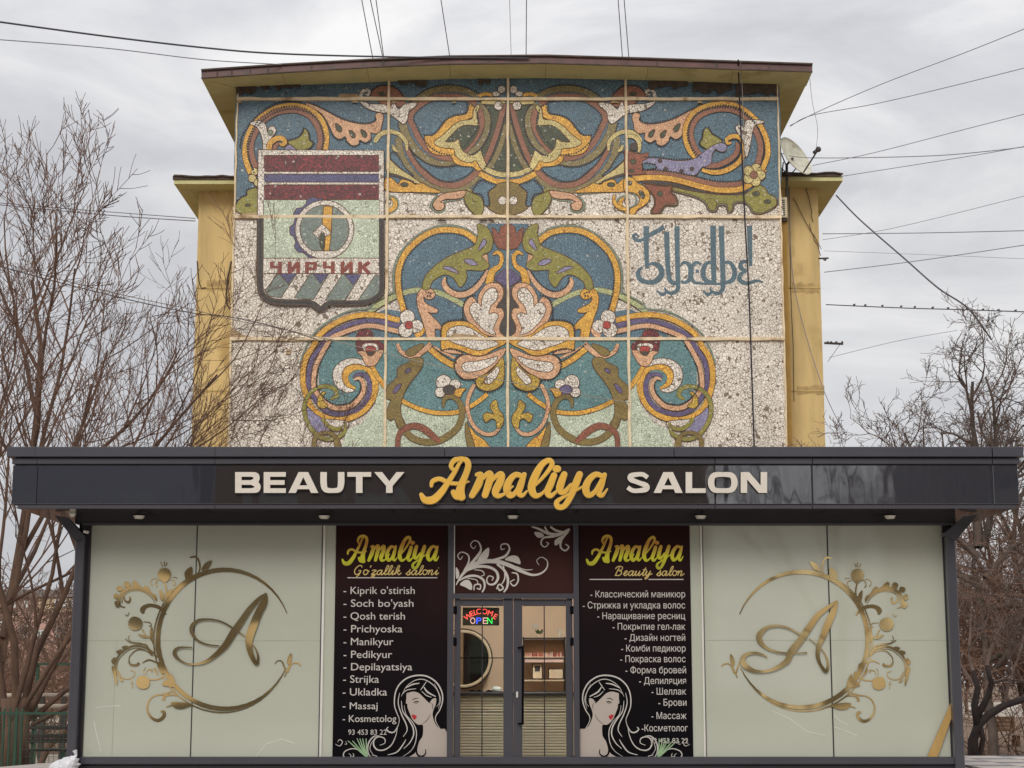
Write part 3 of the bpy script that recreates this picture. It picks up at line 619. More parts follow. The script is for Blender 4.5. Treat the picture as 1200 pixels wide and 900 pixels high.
sh(F_, [(1058,480),(1080,560),(1122,620),(1115,700),(1070,722),(1062,660),(1020,640),(970,672),(948,620),(980,590),(1040,600),(1010,530)], 'yellow', 'yellow_leaf')
sh(F_, [(826,715),(880,780),(950,830),(1020,930),(900,930),(850,800)], 'gold', 'gold_leaf')
sh(F_, [(800,670),(830,760),(880,930),(825,930),(792,780)], 'khaki', 'khaki_leaf')
# damage patches of bare mortar
for T, pts in ((E_, [(680,455),(760,460),(900,470),(905,500),(640,500)]), (C_, [(270,630),(310,600),(345,602),(375,630)]), (N_, [(80,668),(110,640),(260,625),(290,640),(330,670)]), (G_, [(5,480),(45,485),(40,525),(0,520)]), (A_, [(930,190),(960,150),(1120,150),(1130,190)])):
    sh(T, pts, 'patch', 'bare_patch', mir=False, smooth=False, ol=0)
sh(None, [(270,383),(284,392),(300,396),(270,396)], 'patch', 'bare_patch', mir=False, smooth=False, ol=0)
sh(None, [(437,253),(444,247),(450,247),(450,253)], 'patch', 'bare_patch', mir=False, smooth=False, ol=0)

# ---- soot and mortar smears under the eave
grm = plain('soot_stain', mc(70,60,52), 0.95, noise=0.35, scale=10)
WM['soot'] = grm
rg = random.Random(31)
for x0_, x1_, yt, yb in ((277,300,102,111),(306,352,99,104),(760,806,96,103),(812,858,97,108),(862,910,99,112),(466,500,95,99),(560,575,94,98)):
    top_ = [(x0_+(x1_-x0_)*k/9, yt-1) for k in range(10)]; bot_ = [(x1_-(x1_-x0_)*k/9, yb+rg.uniform(-4, 2.5)) for k in range(10)]
    sh(None, top_+bot_, 'soot', 'soot_stain', mir=False, smooth=False, ol=0)
for k in range(26):
    x = rg.uniform(273, 918); yy = rg.choice((251.5, 394.5, 258, 119)) + rg.uniform(-.5, .5); w_ = rg.uniform(2, 7)
    sh(None, [(x-w_, yy+1.5), (x-w_*0.4, yy-rg.uniform(0, 1.6)), (x+w_*0.5, yy-rg.uniform(0, 1.2)), (x+w_, yy+1.6)], 'patch' if k % 3 else 'soot', 'bare_patch', mir=False, smooth=False, ol=0)

# ---- city emblem
def rect(x0, y0, x1, y1): return [(x0, y0), (x1, y0), (x1, y1), (x0, y1)]
S = lambda pts, c, nm, **k: sh(None, pts, c, nm, mir=False, smooth=False, **k)
S([(303,176),(449.5,176.5),(449.5,320),(450,334),(446,345),(438,352),(415,355),(390,355),(380,359),(376,364),(370,358),(358,355),(325,354),(310,349),(302,338),(301,320),(302,255)], 'white', 'emblem_ground')
S(rect(310,182.5,444,200.5), 'red', 'red_stripe'); S(rect(310,204.5,444,213), 'navy', 'blue_stripe'); S(rect(310,217,444,234), 'red', 'red_stripe')
S(rect(309,234.5,444.5,302.5), 'mint', 'mint_field')
ccx, ccy = 380.3, 269
gear = []
for k in range(0, 29):
    a = math.radians(92 + k*5.6); r = 40.5 if (k//3) % 2 else 36.5
    gear.append((ccx+r*math.cos(a), ccy-r*math.sin(a)))
gear += [(ccx+30*math.cos(math.radians(248-k*20)), ccy-30*math.sin(math.radians(248-k*20))) for k in range(8)]
S(gear, 'navy', 'gear')
sh(None, [(ccx+34*math.cos(a*math.pi/16), ccy+34*math.sin(a*math.pi/16)) for a in range(32)], 'white', 'ring', mir=False, smooth=False)
ang = [math.radians(a) for a in range(-60, 241, 10)]
S([(ccx+28.3*math.cos(a), ccy-28.3*math.sin(a)) for a in ang], 'greyteal', 'disc')
S([(379.5,242),(389,242),(388,268),(387,282),(385,293.5),(379,293.5),(378,262)], 'gold', 'ribbon')
sh(O_, [(538,212),(590,160),(620,135),(660,170),(692,215),(655,242),(620,205),(580,250)], 'white', 'cotton_boll', mir=False, smooth=False)
sh(O_, [(618,200),(640,250),(632,360),(608,330),(600,260)], 'dark', 'cotton_leaf', mir=False)
S(rect(308.5,303,444.5,320), 'white', 'name_strip')
g_ = lambda pts: sh(O_, pts, 'greyteal', 'grey_stripe', mir=False, smooth=False)
g_([(228,572),(392,572),(252,778),(150,760),(118,722)]); g_([(516,572),(672,572),(540,792),(376,782)]); g_([(800,575),(955,578),(820,800),(648,802)]); g_([(1090,580),(1122,585),(1128,690),(1100,752),(1040,792),(940,800)])
for t3 in ([(245,570),(392,570),(320,652)], [(545,572),(672,572),(602,652)], [(820,576),(958,578),(890,665)]): sh(O_, t3, 'navy', 'blue_triangle', mir=False, smooth=False)
bd(None, [(305,256),(305,300),(305,335),(308,346),(317,352),(328,354),(345,354.5),(359,354.5),(368,357),(375.5,363.5)], 6.5, 'char', 'emblem_border', mir=False)
bd(None, [(447,256),(447,300),(447.5,335),(445,345),(437,351),(425,354.5),(405,355),(388,355),(381,358),(375.5,363.5)], 5.0, 'char', 'emblem_border', mir=False)
dt(None, [(305,258),(305,300),(305,335),(308,346),(317,352),(328,354),(345,354.5),(359,354.5),(368,357)], mir=False, size=1.4, gap=2.4)
dt(None, [(447,258),(447,300),(447.5,335),(445,345),(437,351),(425,354.5),(405,355),(388,355)], mir=False, size=1.4, gap=2.4)
def blk(T, strokes, col, nm, w):
    for s_ in strokes: bd(T, s_, w, col, nm, mir=False, ol=0, n=1)
lw = 34
def ch_(x): return [[(x+17,462),(x+17,522)], [(x,510),(x+85,510)], [(x+88,462),(x+88,566)]]
def ii_(x): return [[(x+17,462),(x+17,566)], [(x+30,548),(x+80,482)], [(x+92,462),(x+92,566)]]
def er_(x): return [[(x+17,462),(x+17,566)], [(x+17,476),(x+88,476)], [(x+88,470),(x+88,530)], [(x+17,526),(x+88,526)]]
def ka_(x): return [[(x+17,462),(x+17,566)], [(x+32,515),(x+100,466)], [(x+40,505),(x+98,566)]]
for fn, x in ((ch_,160), (ii_,316), (er_,468), (ch_,625), (ii_,780), (ka_,935)):
    v = MB()
    for q, s_ in enumerate(fn(x)):
        w_ = 24 if (s_[0][1] == s_[1][1]) else 34
        if fn in (er_,) and q in (1, 3): w_ = 24
        a = O_([(p[0], p[1], w_) for p in s_]); vv, ff = band_geo(a, nxt(), 0.002, False); v.add(vv, ff)
    v.obj('letter', WM['brick'], orn)
# ---- lettering on the right (bedded straight on the white field)
lay[0] = 2
LT = [ [[(205,150,50),(205,300,46),(212,525,34)], [(362,160,40),(290,200,40),(240,228,36)], [(240,232,30),(175,268,28),(125,275,34),(92,240,30),(115,222,22),(140,245,12)],
        [(170,505,14),(135,555,40),(150,615,44),(225,645,40),(300,628,50),(342,565,52),(318,500,44),(262,478,30),(212,500,14)]],
       [[(384,200,48),(390,400,44),(402,580,42),(425,640,40),(480,655,30)], [(475,150,46),(478,400,44),(484,640,42),(478,710,38),(430,740,34),(385,730,26),(345,752,30),(300,715,14)], [(365,690,14),(385,730,28)]],
       [[(508,492,26),(545,468,28),(590,500,42),(598,560,50),(580,625,38),(540,645,26),(510,632,18)], [(690,490,22),(645,468,28),(610,500,34)], [(600,600,36),(630,645,28),(690,650,24)], [(640,548,30),(668,545,30)]],
       [[(792,145,50),(795,400,48),(800,650,44)], [(790,470,28),(735,478,34),(705,540,44),(718,615,42),(780,645,30)]],
       [[(865,150,48),(872,400,46),(880,640,44),(872,710,38),(835,742,32),(785,730,26),(745,752,30),(705,715,14)], [(765,690,14),(782,730,28)], [(890,470,26),(945,475,34),(982,550,44),(960,625,42),(885,652,26)], [(690,655,20),(890,658,20)]],
       [[(1112,145,46),(1118,350,40),(1122,500,30)], [(1100,462,24),(1045,468,34),(1035,515,40),(1085,545,26)], [(1085,545,20),(1032,575,34),(1028,625,40),(1085,652,34),(1140,640,30),(1175,630,24),(1232,642,14)]] ]
for glyph in LT:
    v = MB()
    for s_ in glyph:
        vv, ff = band_geo(cr(M_(s_), 5), nxt(), 0.002, False, 0.000002); v.add(vv, ff)
    v.obj('letter', WM['letter'], orn)
o = outl.obj('grout_outline', WM['outline'], orn, kind='stuff'); o = beads.obj('bead_border', WM['black'], orn, kind='stuff')
print('mosaic layers', lay[0], STEP*lay[0])
# ---- eaves of the mural block
adopt = _base_adopt
plaster = plain('yellow_plaster', mc(186,162,112), 0.9, noise=0.17, scale=2.6, bump=0.3, stretch=(1, 1, 0.14), dirt=(mc(160,134,86), 0.9, 0.57))
soffit_m = plain('eave_board', mc(178,172,126), 0.85, noise=0.10, scale=1.6, dirt=(mc(150,142,98), 0.9, 0.58))
metal_red = plain('oxide_red_roof_metal', mc(82,52,48), 0.5, metal=0.0, noise=0.25, scale=3, dirt=(mc(60,44,42), 2.0, 0.55))
rust_m = plain('dark_roof_edge', mc(70,58,50), 0.8, noise=0.3, scale=4)
YR = 40.15
top_px = [(236,83,9), (330,76.5,9), (430,71,8.5), (527,67,8.5), (640,66,8.5), (760,69.5,8.5), (860,73,8.5), (952,76,8.5)]
front_top = [P(x, y, YR) for x, y, h in top_px]; front_bot = [P(x, y+h, YR) for x, y, h in top_px]
wall_top_px = [(277,104), (350,100.5), (440,97), (530,93), (640,92), (750,94.5), (850,98.5), (911,101)]
wt = [P(x, y, YM+0.02) for x, y in wall_top_px]
n = len(front_top); back = 12.0
vs = front_top + front_bot + [v + Vector((0, back, 0)) for v in front_top] + [v + Vector((0, back, 0)) for v in front_bot]
fs = []
for i in range(n-1):
    fs.append((i, i+n, i+n+1, i+1)); fs.append((i, i+1, i+1+2*n, i+2*n))
fs += [(0, 2*n, 3*n, n), (n-1, 2*n-1, 4*n-1, 3*n-1)]
mesh('roof_edge', vs, fs, metal_red, bld)
# lip + standing seams
lip = MB(); lip.tube([v + Vector((0, -0.03, 0.01)) for v in front_top], 0.028, 6); lip.tube([v + Vector((0, -0.02, 0.0)) for v in front_bot], 0.02, 6)
lip.obj('roof_lip', rust_m, bld)
for t in (0.2, 0.38, 0.61, 0.83, 1.35, 2.2, 3.4, 5.1, 5.8, 6.45):
    i = int(t); p = front_top[i].lerp(front_top[i+1], t-i); q = front_bot[i].lerp(front_bot[i+1], t-i)
    MB().box(p.x-0.012, p.x+0.012, YR-0.02, YR, q.z, p.z+0.03).obj('sheet_joint', rust_m, bld)
# soffit panels between front edge and wall, and the returns at both sides
for i in range(n-1):
    a, b = front_bot[i] + Vector((0.004, 0.01, 0)), front_bot[i+1] + Vector((-0.004, 0.01, 0)); c, d = wt[i+1], wt[i]
    vs = [a, b, Vector((b.x, c.y, c.z)), Vector((a.x, d.y, d.z))]; vs += [v+Vector((0, 0, 0.03)) for v in vs]
    mesh('soffit_board', vs, [(0, 1, 2, 3), (0, 4, 5, 1), (1, 5, 6, 2), (2, 6, 7, 3), (3, 7, 4, 0), (4, 7, 6, 5)], soffit_m, bld)
for s, fb, w0 in ((0, front_bot[0], wt[0]), (1, front_bot[-1], wt[-1])):
    b1 = fb + Vector((0, 12, 0)); w1 = Vector((w0.x, w0.y+11, w0.z))
    a0 = fb + Vector((0, 0.01, 0)); vs = [a0, Vector((w0.x, a0.y, (fb.z+0.0))), w0, w1, b1]
    inner = Vector((w0.x, w0.y, w0.z))
    vs = [a0, inner, w1, b1]; vs2 = [v+Vector((0, 0, 0.02)) for v in vs]
    mesh('soffit_board', vs+vs2, [(0, 1, 2, 3) if s == 0 else (3, 2, 1, 0), (4, 7, 6, 5), (0, 4, 5, 1), (2, 6, 7, 3), (0, 3, 7, 4)], soffit_m, bld)
# ---- lower set-back wings
YW = 42.4; YE = 41.75
for side in (0, 1):
    if side == 0: xo, xi, ex, ey0, ey1 = 229.5, 300, 204, 212, 206.5
    else: xo, xi, ex, ey0, ey1 = 962, 880, 987.5, 208.5, 207
    X0 = P(xo, 350, YW).x; X1 = P(xi, 350, YW).x
    zt2 = P(xo, 217, YW).z
    MB().box(X0, X1, YW, YW+9, 0, zt2).obj('wing_wall', plaster, bld)
    # cast joint bands on the wing
    for py in (337, 458):
        z = P(xo, py, YW).z; MB().box(min(X0, X1)-0.01, max(X0, X1), YW-0.015, YW, z-0.02, z+0.02).obj('wall_joint', side_m, bld)
    Ex = P(ex, ey0, YE).x; ez = P(ex, ey0+3.5, YE).z; ez2 = P(ex, ey0-1.5, YE).z
    # roof slab edge
    m = MB().box(Ex, X1, YE, YE+9, ez, ez2+0.0); m.obj('wing_eave', soffit_m, bld)
    MB().box(Ex-0.03, X1, YE-0.04, YE+9, ez2+0.003, ez2+0.09).obj('wing_roof', rust_m, bld)
    # stepped front lip with fluttering sheet edge
    q = MB(); rr = random.Random(side)
    pts = [Vector((Ex+(X1-Ex)*k/10, YE-0.06, ez2+0.07+rr.uniform(-.03, .03))) for k in range(11)]
    q.tube(pts, 0.025, 5); q.obj('roof_lip', rust_m, bld)
# right wing: extra ledge strip near mural
MB().box(XW1+0.03, P(925,380,YM+0.6).x, YM+0.6, YM+1.6, 0, P(918,252,YM+0.6).z).obj('wall_return', plain('brown_plaster', mc(150,118,62), 0.9), bld)
# hook of loose cable on the left wing
m = MB(); m.tube([P(x, y, YW-0.02) for x, y in ((271,306),(267,325),(265,345),(266,357),(269,361))], 0.02, 5); m.tube([P(x, y, YW-0.02) for x, y in ((231,306),(233,330),(236,338),(241,337))], 0.015, 5)
m.obj('wall_cable', rust_m, bld)
m = MB(); rr = random.Random(4)
for x0_, y0_, x1_, y1_ in ((925,208,930,470),(930,232,962,292),(943,210,953,260),(948,262,962,300)):
    pts = [P(x0_+(x1_-x0_)*k/8+rr.uniform(-1,1), y0_+(y1_-y0_)*k/8, YW-0.03) for k in range(9)]; m.tube(pts, 0.009, 4)
m.obj('wall_cable', rust_m, bld)
# damp stains come from the plaster material; bare repair squares:
for x, y, w, h in ((256, 335, 22, 12), (944, 338, 26, 12), (950, 458, 26, 10)):
    a = P(x-w/2, y-h/2, YW-0.006); b = P(x+w/2, y+h/2, YW-0.006)
    rr = random.Random(x); pts = []; w += 6
    for k in range(10): pts.append((x-w/2+w*k/9, y-h/2+rr.uniform(-2.2, 1.2)))
    for k in range(10): pts.append((x+w/2-w*k/9, y+h/2+rr.uniform(-2.5, 0.5)))
    v, f = plate_geo(pts, YW-0.006, 0.004); mesh('plaster_patch', v, f, plain('dark_plaster_patch', mc(160,136,92), 0.95, noise=0.22, scale=6), bld)

# ---- satellite dish
dish_m = plain('weathered_dish', mc(176,174,156), 0.5, noise=0.2, scale=5, dirt=(mc(130,120,96), 4, 0.6)); dark_iron = plain('dark_iron', mc(56,50,46), 0.6, noise=0.3, scale=8)
dish = thing('satellite_dish', 'round grey satellite dish on a mast beside the mosaic, above the right wing', 'satellite dish', tuple(P(922,205,41.4)))
c = P(931,184,41.2); R = 27*pxm
ax = Vector((0.66, -0.62, 0.42)).normalized(); u = ax.cross(Vector((0, 0, 1))).normalized(); v_ = ax.cross(u)
vs = []; fs = []
for j in range(7):
    r = R*j/6
    for i in range(28):
        a = 2*math.pi*i/28; vs.append(c + ax*(r*r*0.28/R - 0.10) + u*math.cos(a)*r + v_*math.sin(a)*r)
for j in range(6):
    for i in range(28): fs.append((j*28+i, (j+1)*28+i, (j+1)*28+(i+1) % 28, j*28+(i+1) % 28))
nb = len(vs); vs += [p - ax*0.015 for p in vs[:nb]]; fs += [tuple(reversed([q+nb for q in f])) for f in fs[:]]
fs += [(6*28+i, 6*28+(i+1) % 28, nb+6*28+(i+1) % 28, nb+6*28+i) for i in range(28)]
mesh('reflector', vs, fs, dish_m, dish, True)
head = P(959,175,40.8)
m = MB(); m.tube([P(941,203,41.1), head], 0.022, 6); m.obj('feed_arm', dark_iron, dish)
m = MB(); m.sphere(head, 0.07); m.tube([head, head - ax*0.15], 0.045, 8); m.obj('feed_head', dark_iron, dish)
m = MB(); m.tube([P(922,232,41.6), P(922,193,41.6), c - ax*0.06], 0.035, 7)
for a, b in (((914,176),(922,196)), ((914,205),(930,205)), ((918,190),(916,206)), ((914,196),(926,206)), ((925,206),(934,196))): m.tube([P(*a, 41.6), P(*b, 41.5)], 0.016, 5)
m.obj('mast', dark_iron, dish)
# ---- air conditioner box at the edge of the mosaic
ac = thing('air_conditioner', 'small white outdoor air conditioner box with a slatted side at the mosaic edge', 'air conditioner', tuple(P(917,254,41.5)))
a = P(913.5,231,41.45); b = P(923,255,41.45)
MB().box(a.x, b.x, 41.45, 41.95, b.z, a.z, 0.01).obj('casing', plain('off_white_casing', mc(176,164,140), 0.6), ac)
for k in range(8):
    z = b.z + (a.z-b.z)*(0.12+0.1*k); MB().box(a.x+0.03, b.x-0.06, 41.435, 41.45, z, z+0.022).obj('slat', dark_iron, ac)
m = MB().box(a.x-0.02, b.x+0.01, 41.5, 41.9, b.z-0.06, b.z-0.01); m.obj('bracket', dark_iron, ac)

# ================================================================== GROUND
def ground(nm, z, pts, mat, thick=0.02):
    n_ = len(pts); vs = [(x, y, z) for x, y in pts] + [(x, y, z-thick) for x, y in pts]
    o = mesh(nm, vs, [tuple(range(n_)), tuple(reversed(range(n_, 2*n_)))] + [(i, i+n_, (i+1) % n_+n_, (i+1) % n_) for i in range(n_)], mat); o['kind'] = 'structure'; return o
street_m = plain('street_paving', rgb(170,160,148), 0.9, noise=0.14, scale=1.2)
soil = plain('leaf_strewn_soil', rgb(104,84,66,1.1), 0.95, noise=0.4, scale=2.2, bump=0.5, detail=9, dirt=(rgb(130,108,84), 6, 0.58))
conc = plain('worn_concrete', rgb(168,156,142), 0.9, noise=0.16, scale=1.6, bump=0.2, dirt=(rgb(126,112,98), 1.4, 0.58))
ground('ground', 0.0, [(-900, -300), (900, -300), (900, 1500), (-900, 1500)], soil)
ground('path', 0.012, [(-90, 66), (-6, 72), (-6, 84), (-90, 78)], conc, 0.01)
ground('path', 0.012, [(-60, 47), (-7, 50), (-7, 51.6), (-60, 49)], conc, 0.01)
ground('path', 0.012, [(12, 84), (90, 84), (90, 150), (20, 150)], conc, 0.01)
ground('street', 0.012, [(-60, -31), (60, -31), (60, 19.5), (-60, 19.5)], street_m, 0.01)
ground('yard', 0.012, [(-7.2, 28.5), (9.0, 28.5), (9.0, 40.5), (-7.2, 40.5)], street_m, 0.01)
ground('pavement', 0.012, [(-16, 33.5), (-6.0, 34), (-6.0, 40.5), (-16, 40)], conc, 0.01)
# ================================================================== BEAUTY SALON PAVILION
YF, YC = 21.8, 20.9
def PX(px, py, Y): return P(px, py, Y).x
def PZ(py, Y): return P(600, py, Y).z
anth = plain('anthracite_powder_coat', rgb(62,61,68,1.05), 0.32, noise=0.06, scale=2, coat=0.25)
anth_d = plain('dark_anthracite', rgb(34,31,36), 0.4, noise=0.1, scale=3)
navyp = plain('slate_blue_composite_panel', rgb(38,40,50,0.8), 0.3, noise=0.05, scale=0.8, coat=1.0, spec=0.5)
brownp = plain('glossy_dark_brown_panel', rgb(36,28,28,0.7), 0.3, noise=0.05, scale=0.8, coat=1.0, spec=0.5)
for m_i in (navyp, brownp):
    b_i = m_i.node_tree.nodes['Principled BSDF']; b_i.inputs['Coat IOR'].default_value = 2.6; b_i.inputs['Coat Roughness'].default_value = 0.03; t_i = m_i.node_tree
    c_i = t_i.nodes.new('ShaderNodeTexCoord'); g_i = t_i.nodes.new('ShaderNodeMapping'); g_i.inputs['Scale'].default_value = (1, 1, 0.35); n_i = t_i.nodes.new('ShaderNodeTexNoise'); n_i.inputs['Scale'].default_value = 2.2; n_i.inputs['Detail'].default_value = 2
    p_i = t_i.nodes.new('ShaderNodeBump'); p_i.inputs['Strength'].default_value = 0.35; p_i.inputs['Distance'].default_value = 0.012
    t_i.links.new(c_i.outputs['Object'], g_i.inputs[0]); t_i.links.new(g_i.outputs[0], n_i.inputs['Vector']); t_i.links.new(n_i.outputs['Fac'], p_i.inputs['Height']); t_i.links.new(p_i.outputs[0], b_i.inputs['Coat Normal'])
film = plain('frosted_green_grey_film', rgb(174,177,162,1.0), 0.35, noise=0.045, scale=0.6, coat=1.0)
film.node_tree.nodes['Principled BSDF'].inputs['Coat IOR'].default_value = 1.6
silver = plain('aluminium_strip', rgb(214,212,204), 0.4, metal=0.3, noise=0.05)
FLZ = PZ(906, YF)            # pavilion floor level
kio = thing('beauty_salon', 'dark single-storey beauty salon pavilion with gold script sign and frosted shop windows', 'shop', (0, YF, FLZ))
Z0 = 0.0
xl, xr = PX(90, 750, YF), PX(1116, 750, YF)
podium_m = plain('grey_paving', rgb(176,168,160), 0.85, noise=0.1, scale=2, bump=0.1)
# terrace under and beside the salon: paving slabs
ground('terrace', FLZ-0.035, [(-7.5, 20.2), (16.5, 20.2), (16.5, 25.6), (7.6, 27.6), (-5.9, 27.6), (-7.5, 22.2)], podium_m, FLZ-0.05)
ter = bpy.data.objects['terrace']
slab_me = None
tm = [plain('light_paving_slab', rgb(184,176,168), 0.85, noise=0.08, scale=3), plain('shaded_paving_slab', rgb(128,126,132), 0.85, noise=0.08, scale=3)]  # cool grey tone puts the terrace's shadow stripes into the slab colour
ns = 0
for j in range(14):
    y = 21.2 + 0.42*j
    for i in range(16):
        x = 6.1 + 0.62*i
        if y + 0.4 > 25.6 + (16.5-x)/8.9*2.0 - 0.5 or (x < 6.5 and y < 21.9): continue
        if x > 12.9: continue
        b0 = MB().box(x, x+0.6, y, y+0.4, FLZ-0.034, FLZ-0.034+0.03); o = b0.obj('paving_slab', tm[((i+j) % 3 == 0)]); o.parent = ter
# roof slab / canopy
cx0, cx1 = PX(15, 560, YC), PX(1195, 560, YC)
zt_c, zm_c, zb_c = PZ(523.5, YC), PZ(544, YC), PZ(592, YC)
MB().box(cx0+0.02, cx1-0.02, YC+0.05, 23.0, zb_c+0.02, zt_c-0.03).obj('roof', anth_d, kio)
MB().box(cx0+0.5, cx1-0.5, 23.0, 27.0, zb_c+0.02, zt_c-0.06).obj('rear_roof', anth_d, kio)
# coping: top cap, step, grooves
y_a = YC - 0.07
def strip(nm, px0, px1, pa, pb, Y, mat, d=0.05, bev=0.004, parent=kio):
    a = P(px0, pa, Y); b = P(px1, pb, Y); return MB().box(a.x, b.x, Y, Y+d, P(600, pb, Y).z, P(600, pa, Y).z, bev).obj(nm, mat, parent)
caps = [(8,41),(41,252),(252,521),(521,790),(790,1163),(1163,1200)]
for a, b in caps: strip('coping', a+0.25, b-0.25, 523.5, 535, y_a, anth, 0.3)
for a, b in [(14,43.5),(43.5,252),(252,838),(838,952),(952,1163),(1163,1195.5)]: strip('coping_step', a+0.25, b-0.25, 537, 543.6, YC-0.02, anth, 0.2)
MB().box(cx0+0.02, cx1-0.02, YC+0.02, YC+0.06, zb_c, PZ(533, YC)).obj('panel_backing', anth_d, kio)
for k, (a, b) in enumerate([(15,43.5),(43.5,252.5),(252.5,545),(545,838),(838,952),(952,1163),(1163,1195)]):
    strip('fascia_panel', a+0.3, b-0.3, 545.2, 590.6, YC, navyp if k in (0, 1, 4, 5, 6) else brownp, 0.04)
for a, b in [(20,252),(252,838),(838,952),(952,1190)]: strip('fascia_trim', a+0.25, b-0.25, 591.8, 596.0, YC+0.01, anth, 0.05)
# soffit boards
sb = plain('dark_gloss_soffit', rgb(50,44,48), 0.12, coat=0.6, noise=0.1)
nsb = 16
for k in range(nsb):
    xa = cx0+0.05+(cx1-cx0-0.1)*k/nsb; xb = cx0+0.05+(cx1-cx0-0.1)*(k+1)/nsb
    MB().box(xa+0.004, xb-0.004, YC+0.07, 22.9, zb_c-0.03, zb_c-0.002).obj('soffit_panel', sb, kio)
# head beam, sill, columns, brackets
strip('head_beam', 88, 1120, 600.5, 613.8, YF-0.12, anth_d, 0.22)
strip('head_rail', 96, 1114, 612.5, 615.5, YF-0.135, anth, 0.1)
strip('sill', 94, 1120, 887, 896, YF-0.16, anth, 0.25, 0.01)
strip('sill_base', 92, 1122, 896.5, 915, YF-0.12, anth_d, 0.2)
MB().box(xl-0.02, xr+0.02, YF+0.04, 27.0, 0, FLZ-0.036).obj('plinth', conc, kio)
for x0_, x1_ in ((88.2, 98.8), (1108.8, 1119.8)):
    a = PX(x0_, 632, YF-0.2); b = PX(x1_, 632, YF-0.2)
    MB().box(a, b, YF-0.2, YF-0.02, FLZ-0.3, PZ(628, YF-0.2), 0.012).obj('column', anth, kio)
    s = 1 if x0_ > 500 else -1
    a2, b2 = (b, b-0.12) if s > 0 else (a, a+0.12)
    MB().box(min(a, b)+(0.13 if s < 0 else -0.13)*0, max(a, b), YF-0.02, YF+0.05, FLZ-0.3, PZ(604, YF-0.1)).obj('column_back', anth_d, kio)
# corner recess posts
for x0_, x1_ in ((99.5, 106.5), (1104.5, 1108.5)):
    a = PX(x0_, 632, YF-0.06); b = PX(x1_, 632, YF-0.06); MB().box(a, b, YF-0.06, YF+0.05, FLZ-0.03, PZ(612, YF-0.06)).obj('corner_post', anth_d, kio)
for pts in (((64,604),(78,606),(100,629),(88,634)), ((1146,603),(1130,605),(1105,626),(1120,634))):
    v, f = plate_geo(pts, YF-0.24, 0.16); mesh('bracket', v, f, anth, kio)
for pts in (((96,604),(112,604),(100,622),(96,622)),): 
    v, f = plate_geo(pts, YF-0.1, 0.1); mesh('bracket', v, f, anth_d, kio)
# window panes: frosted film behind glass
YP = YF - 0.03
def vplate(nm, x0_, x1_, ya, yb, Y, mat, th=0.012, parent=kio):
    xa = PX(x0_, 615, Y); xb = PX(x1_, 615, Y)
    return MB().box(xa, xb, Y, Y+th, PZ(yb, Y), PZ(ya, Y)).obj(nm, mat, parent)
panes = [(106.5,230.8),(231.8,378.8),(822.5,968.4),(969.6,1104.3)]
for a, b in panes: vplate('window_pane', a, b, 614, 888, YP, film)
vplate('window_pane', 381.5, 394, 614, 888, YP, film); vplate('window_pane', 808, 820.5, 614, 888, YP, film)
for a, b in ((378.9,381.6),(820.4,822.4)): vplate('glazing_bar', a, b, 616, 888, YP-0.02, silver, 0.04)
for a, b in ((377.6,378.7),(822.6,823.4)): vplate('gasket', a, b, 616, 888, YP-0.012, anth, 0.03)
for a, b in ((230.7,231.9),(968.3,969.7)): vplate('glazing_joint', a, b, 614, 888, YP-0.006, anth_d, 0.03)
# film seams
seamf = plain('film_seam', rgb(150,153,136), 0.5)
for a, b, y in ((106.6,230.5,750.5),(232,378.5,750.5),(824,968,750),(970,1104,750)): vplate('film_seam', a, b, y, y+0.7, YP-0.0015, seamf, 0.002)
vplate('film_seam', 141, 141.6, 750, 886, YP-0.0015, seamf, 0.002)
wr = MB(); whm = plain('pale_film_crease', rgb(212,214,202), 0.4)
for pts in ([(112,829),(128,827.5),(141,827)], [(300,886),(312,872),(330,866),(345,871)], [(905,833),(925,842),(945,857),(967,862)], [(975,851),(990,856),(1004,862)], [(978,838),(984,845),(993,849)], [(110,845),(113,860),(118,880)]):
    v, f = band_geo([(x, y, 0.7) for x, y in pts], YP-0.003, 0.002); wr.add(v, f)
wr.obj('film_crease', whm, kio)
# frames round posters and doors
for a, b in ((525.2,532.0),(671.5,677.8)): vplate('frame_post', a, b, 612, 908, YF-0.10, anth, 0.14)
vplate('frame_edge', 531.9, 533.2, 615, 697, YF-0.085, silver, 0.05); 
vplate('transom_rail', 532, 671.5, 695.5, 701.5, YF-0.09, anth, 0.12)
vplate('transom_head', 532, 671.5, 612.8, 615.6, YF-0.09, anth, 0.12)

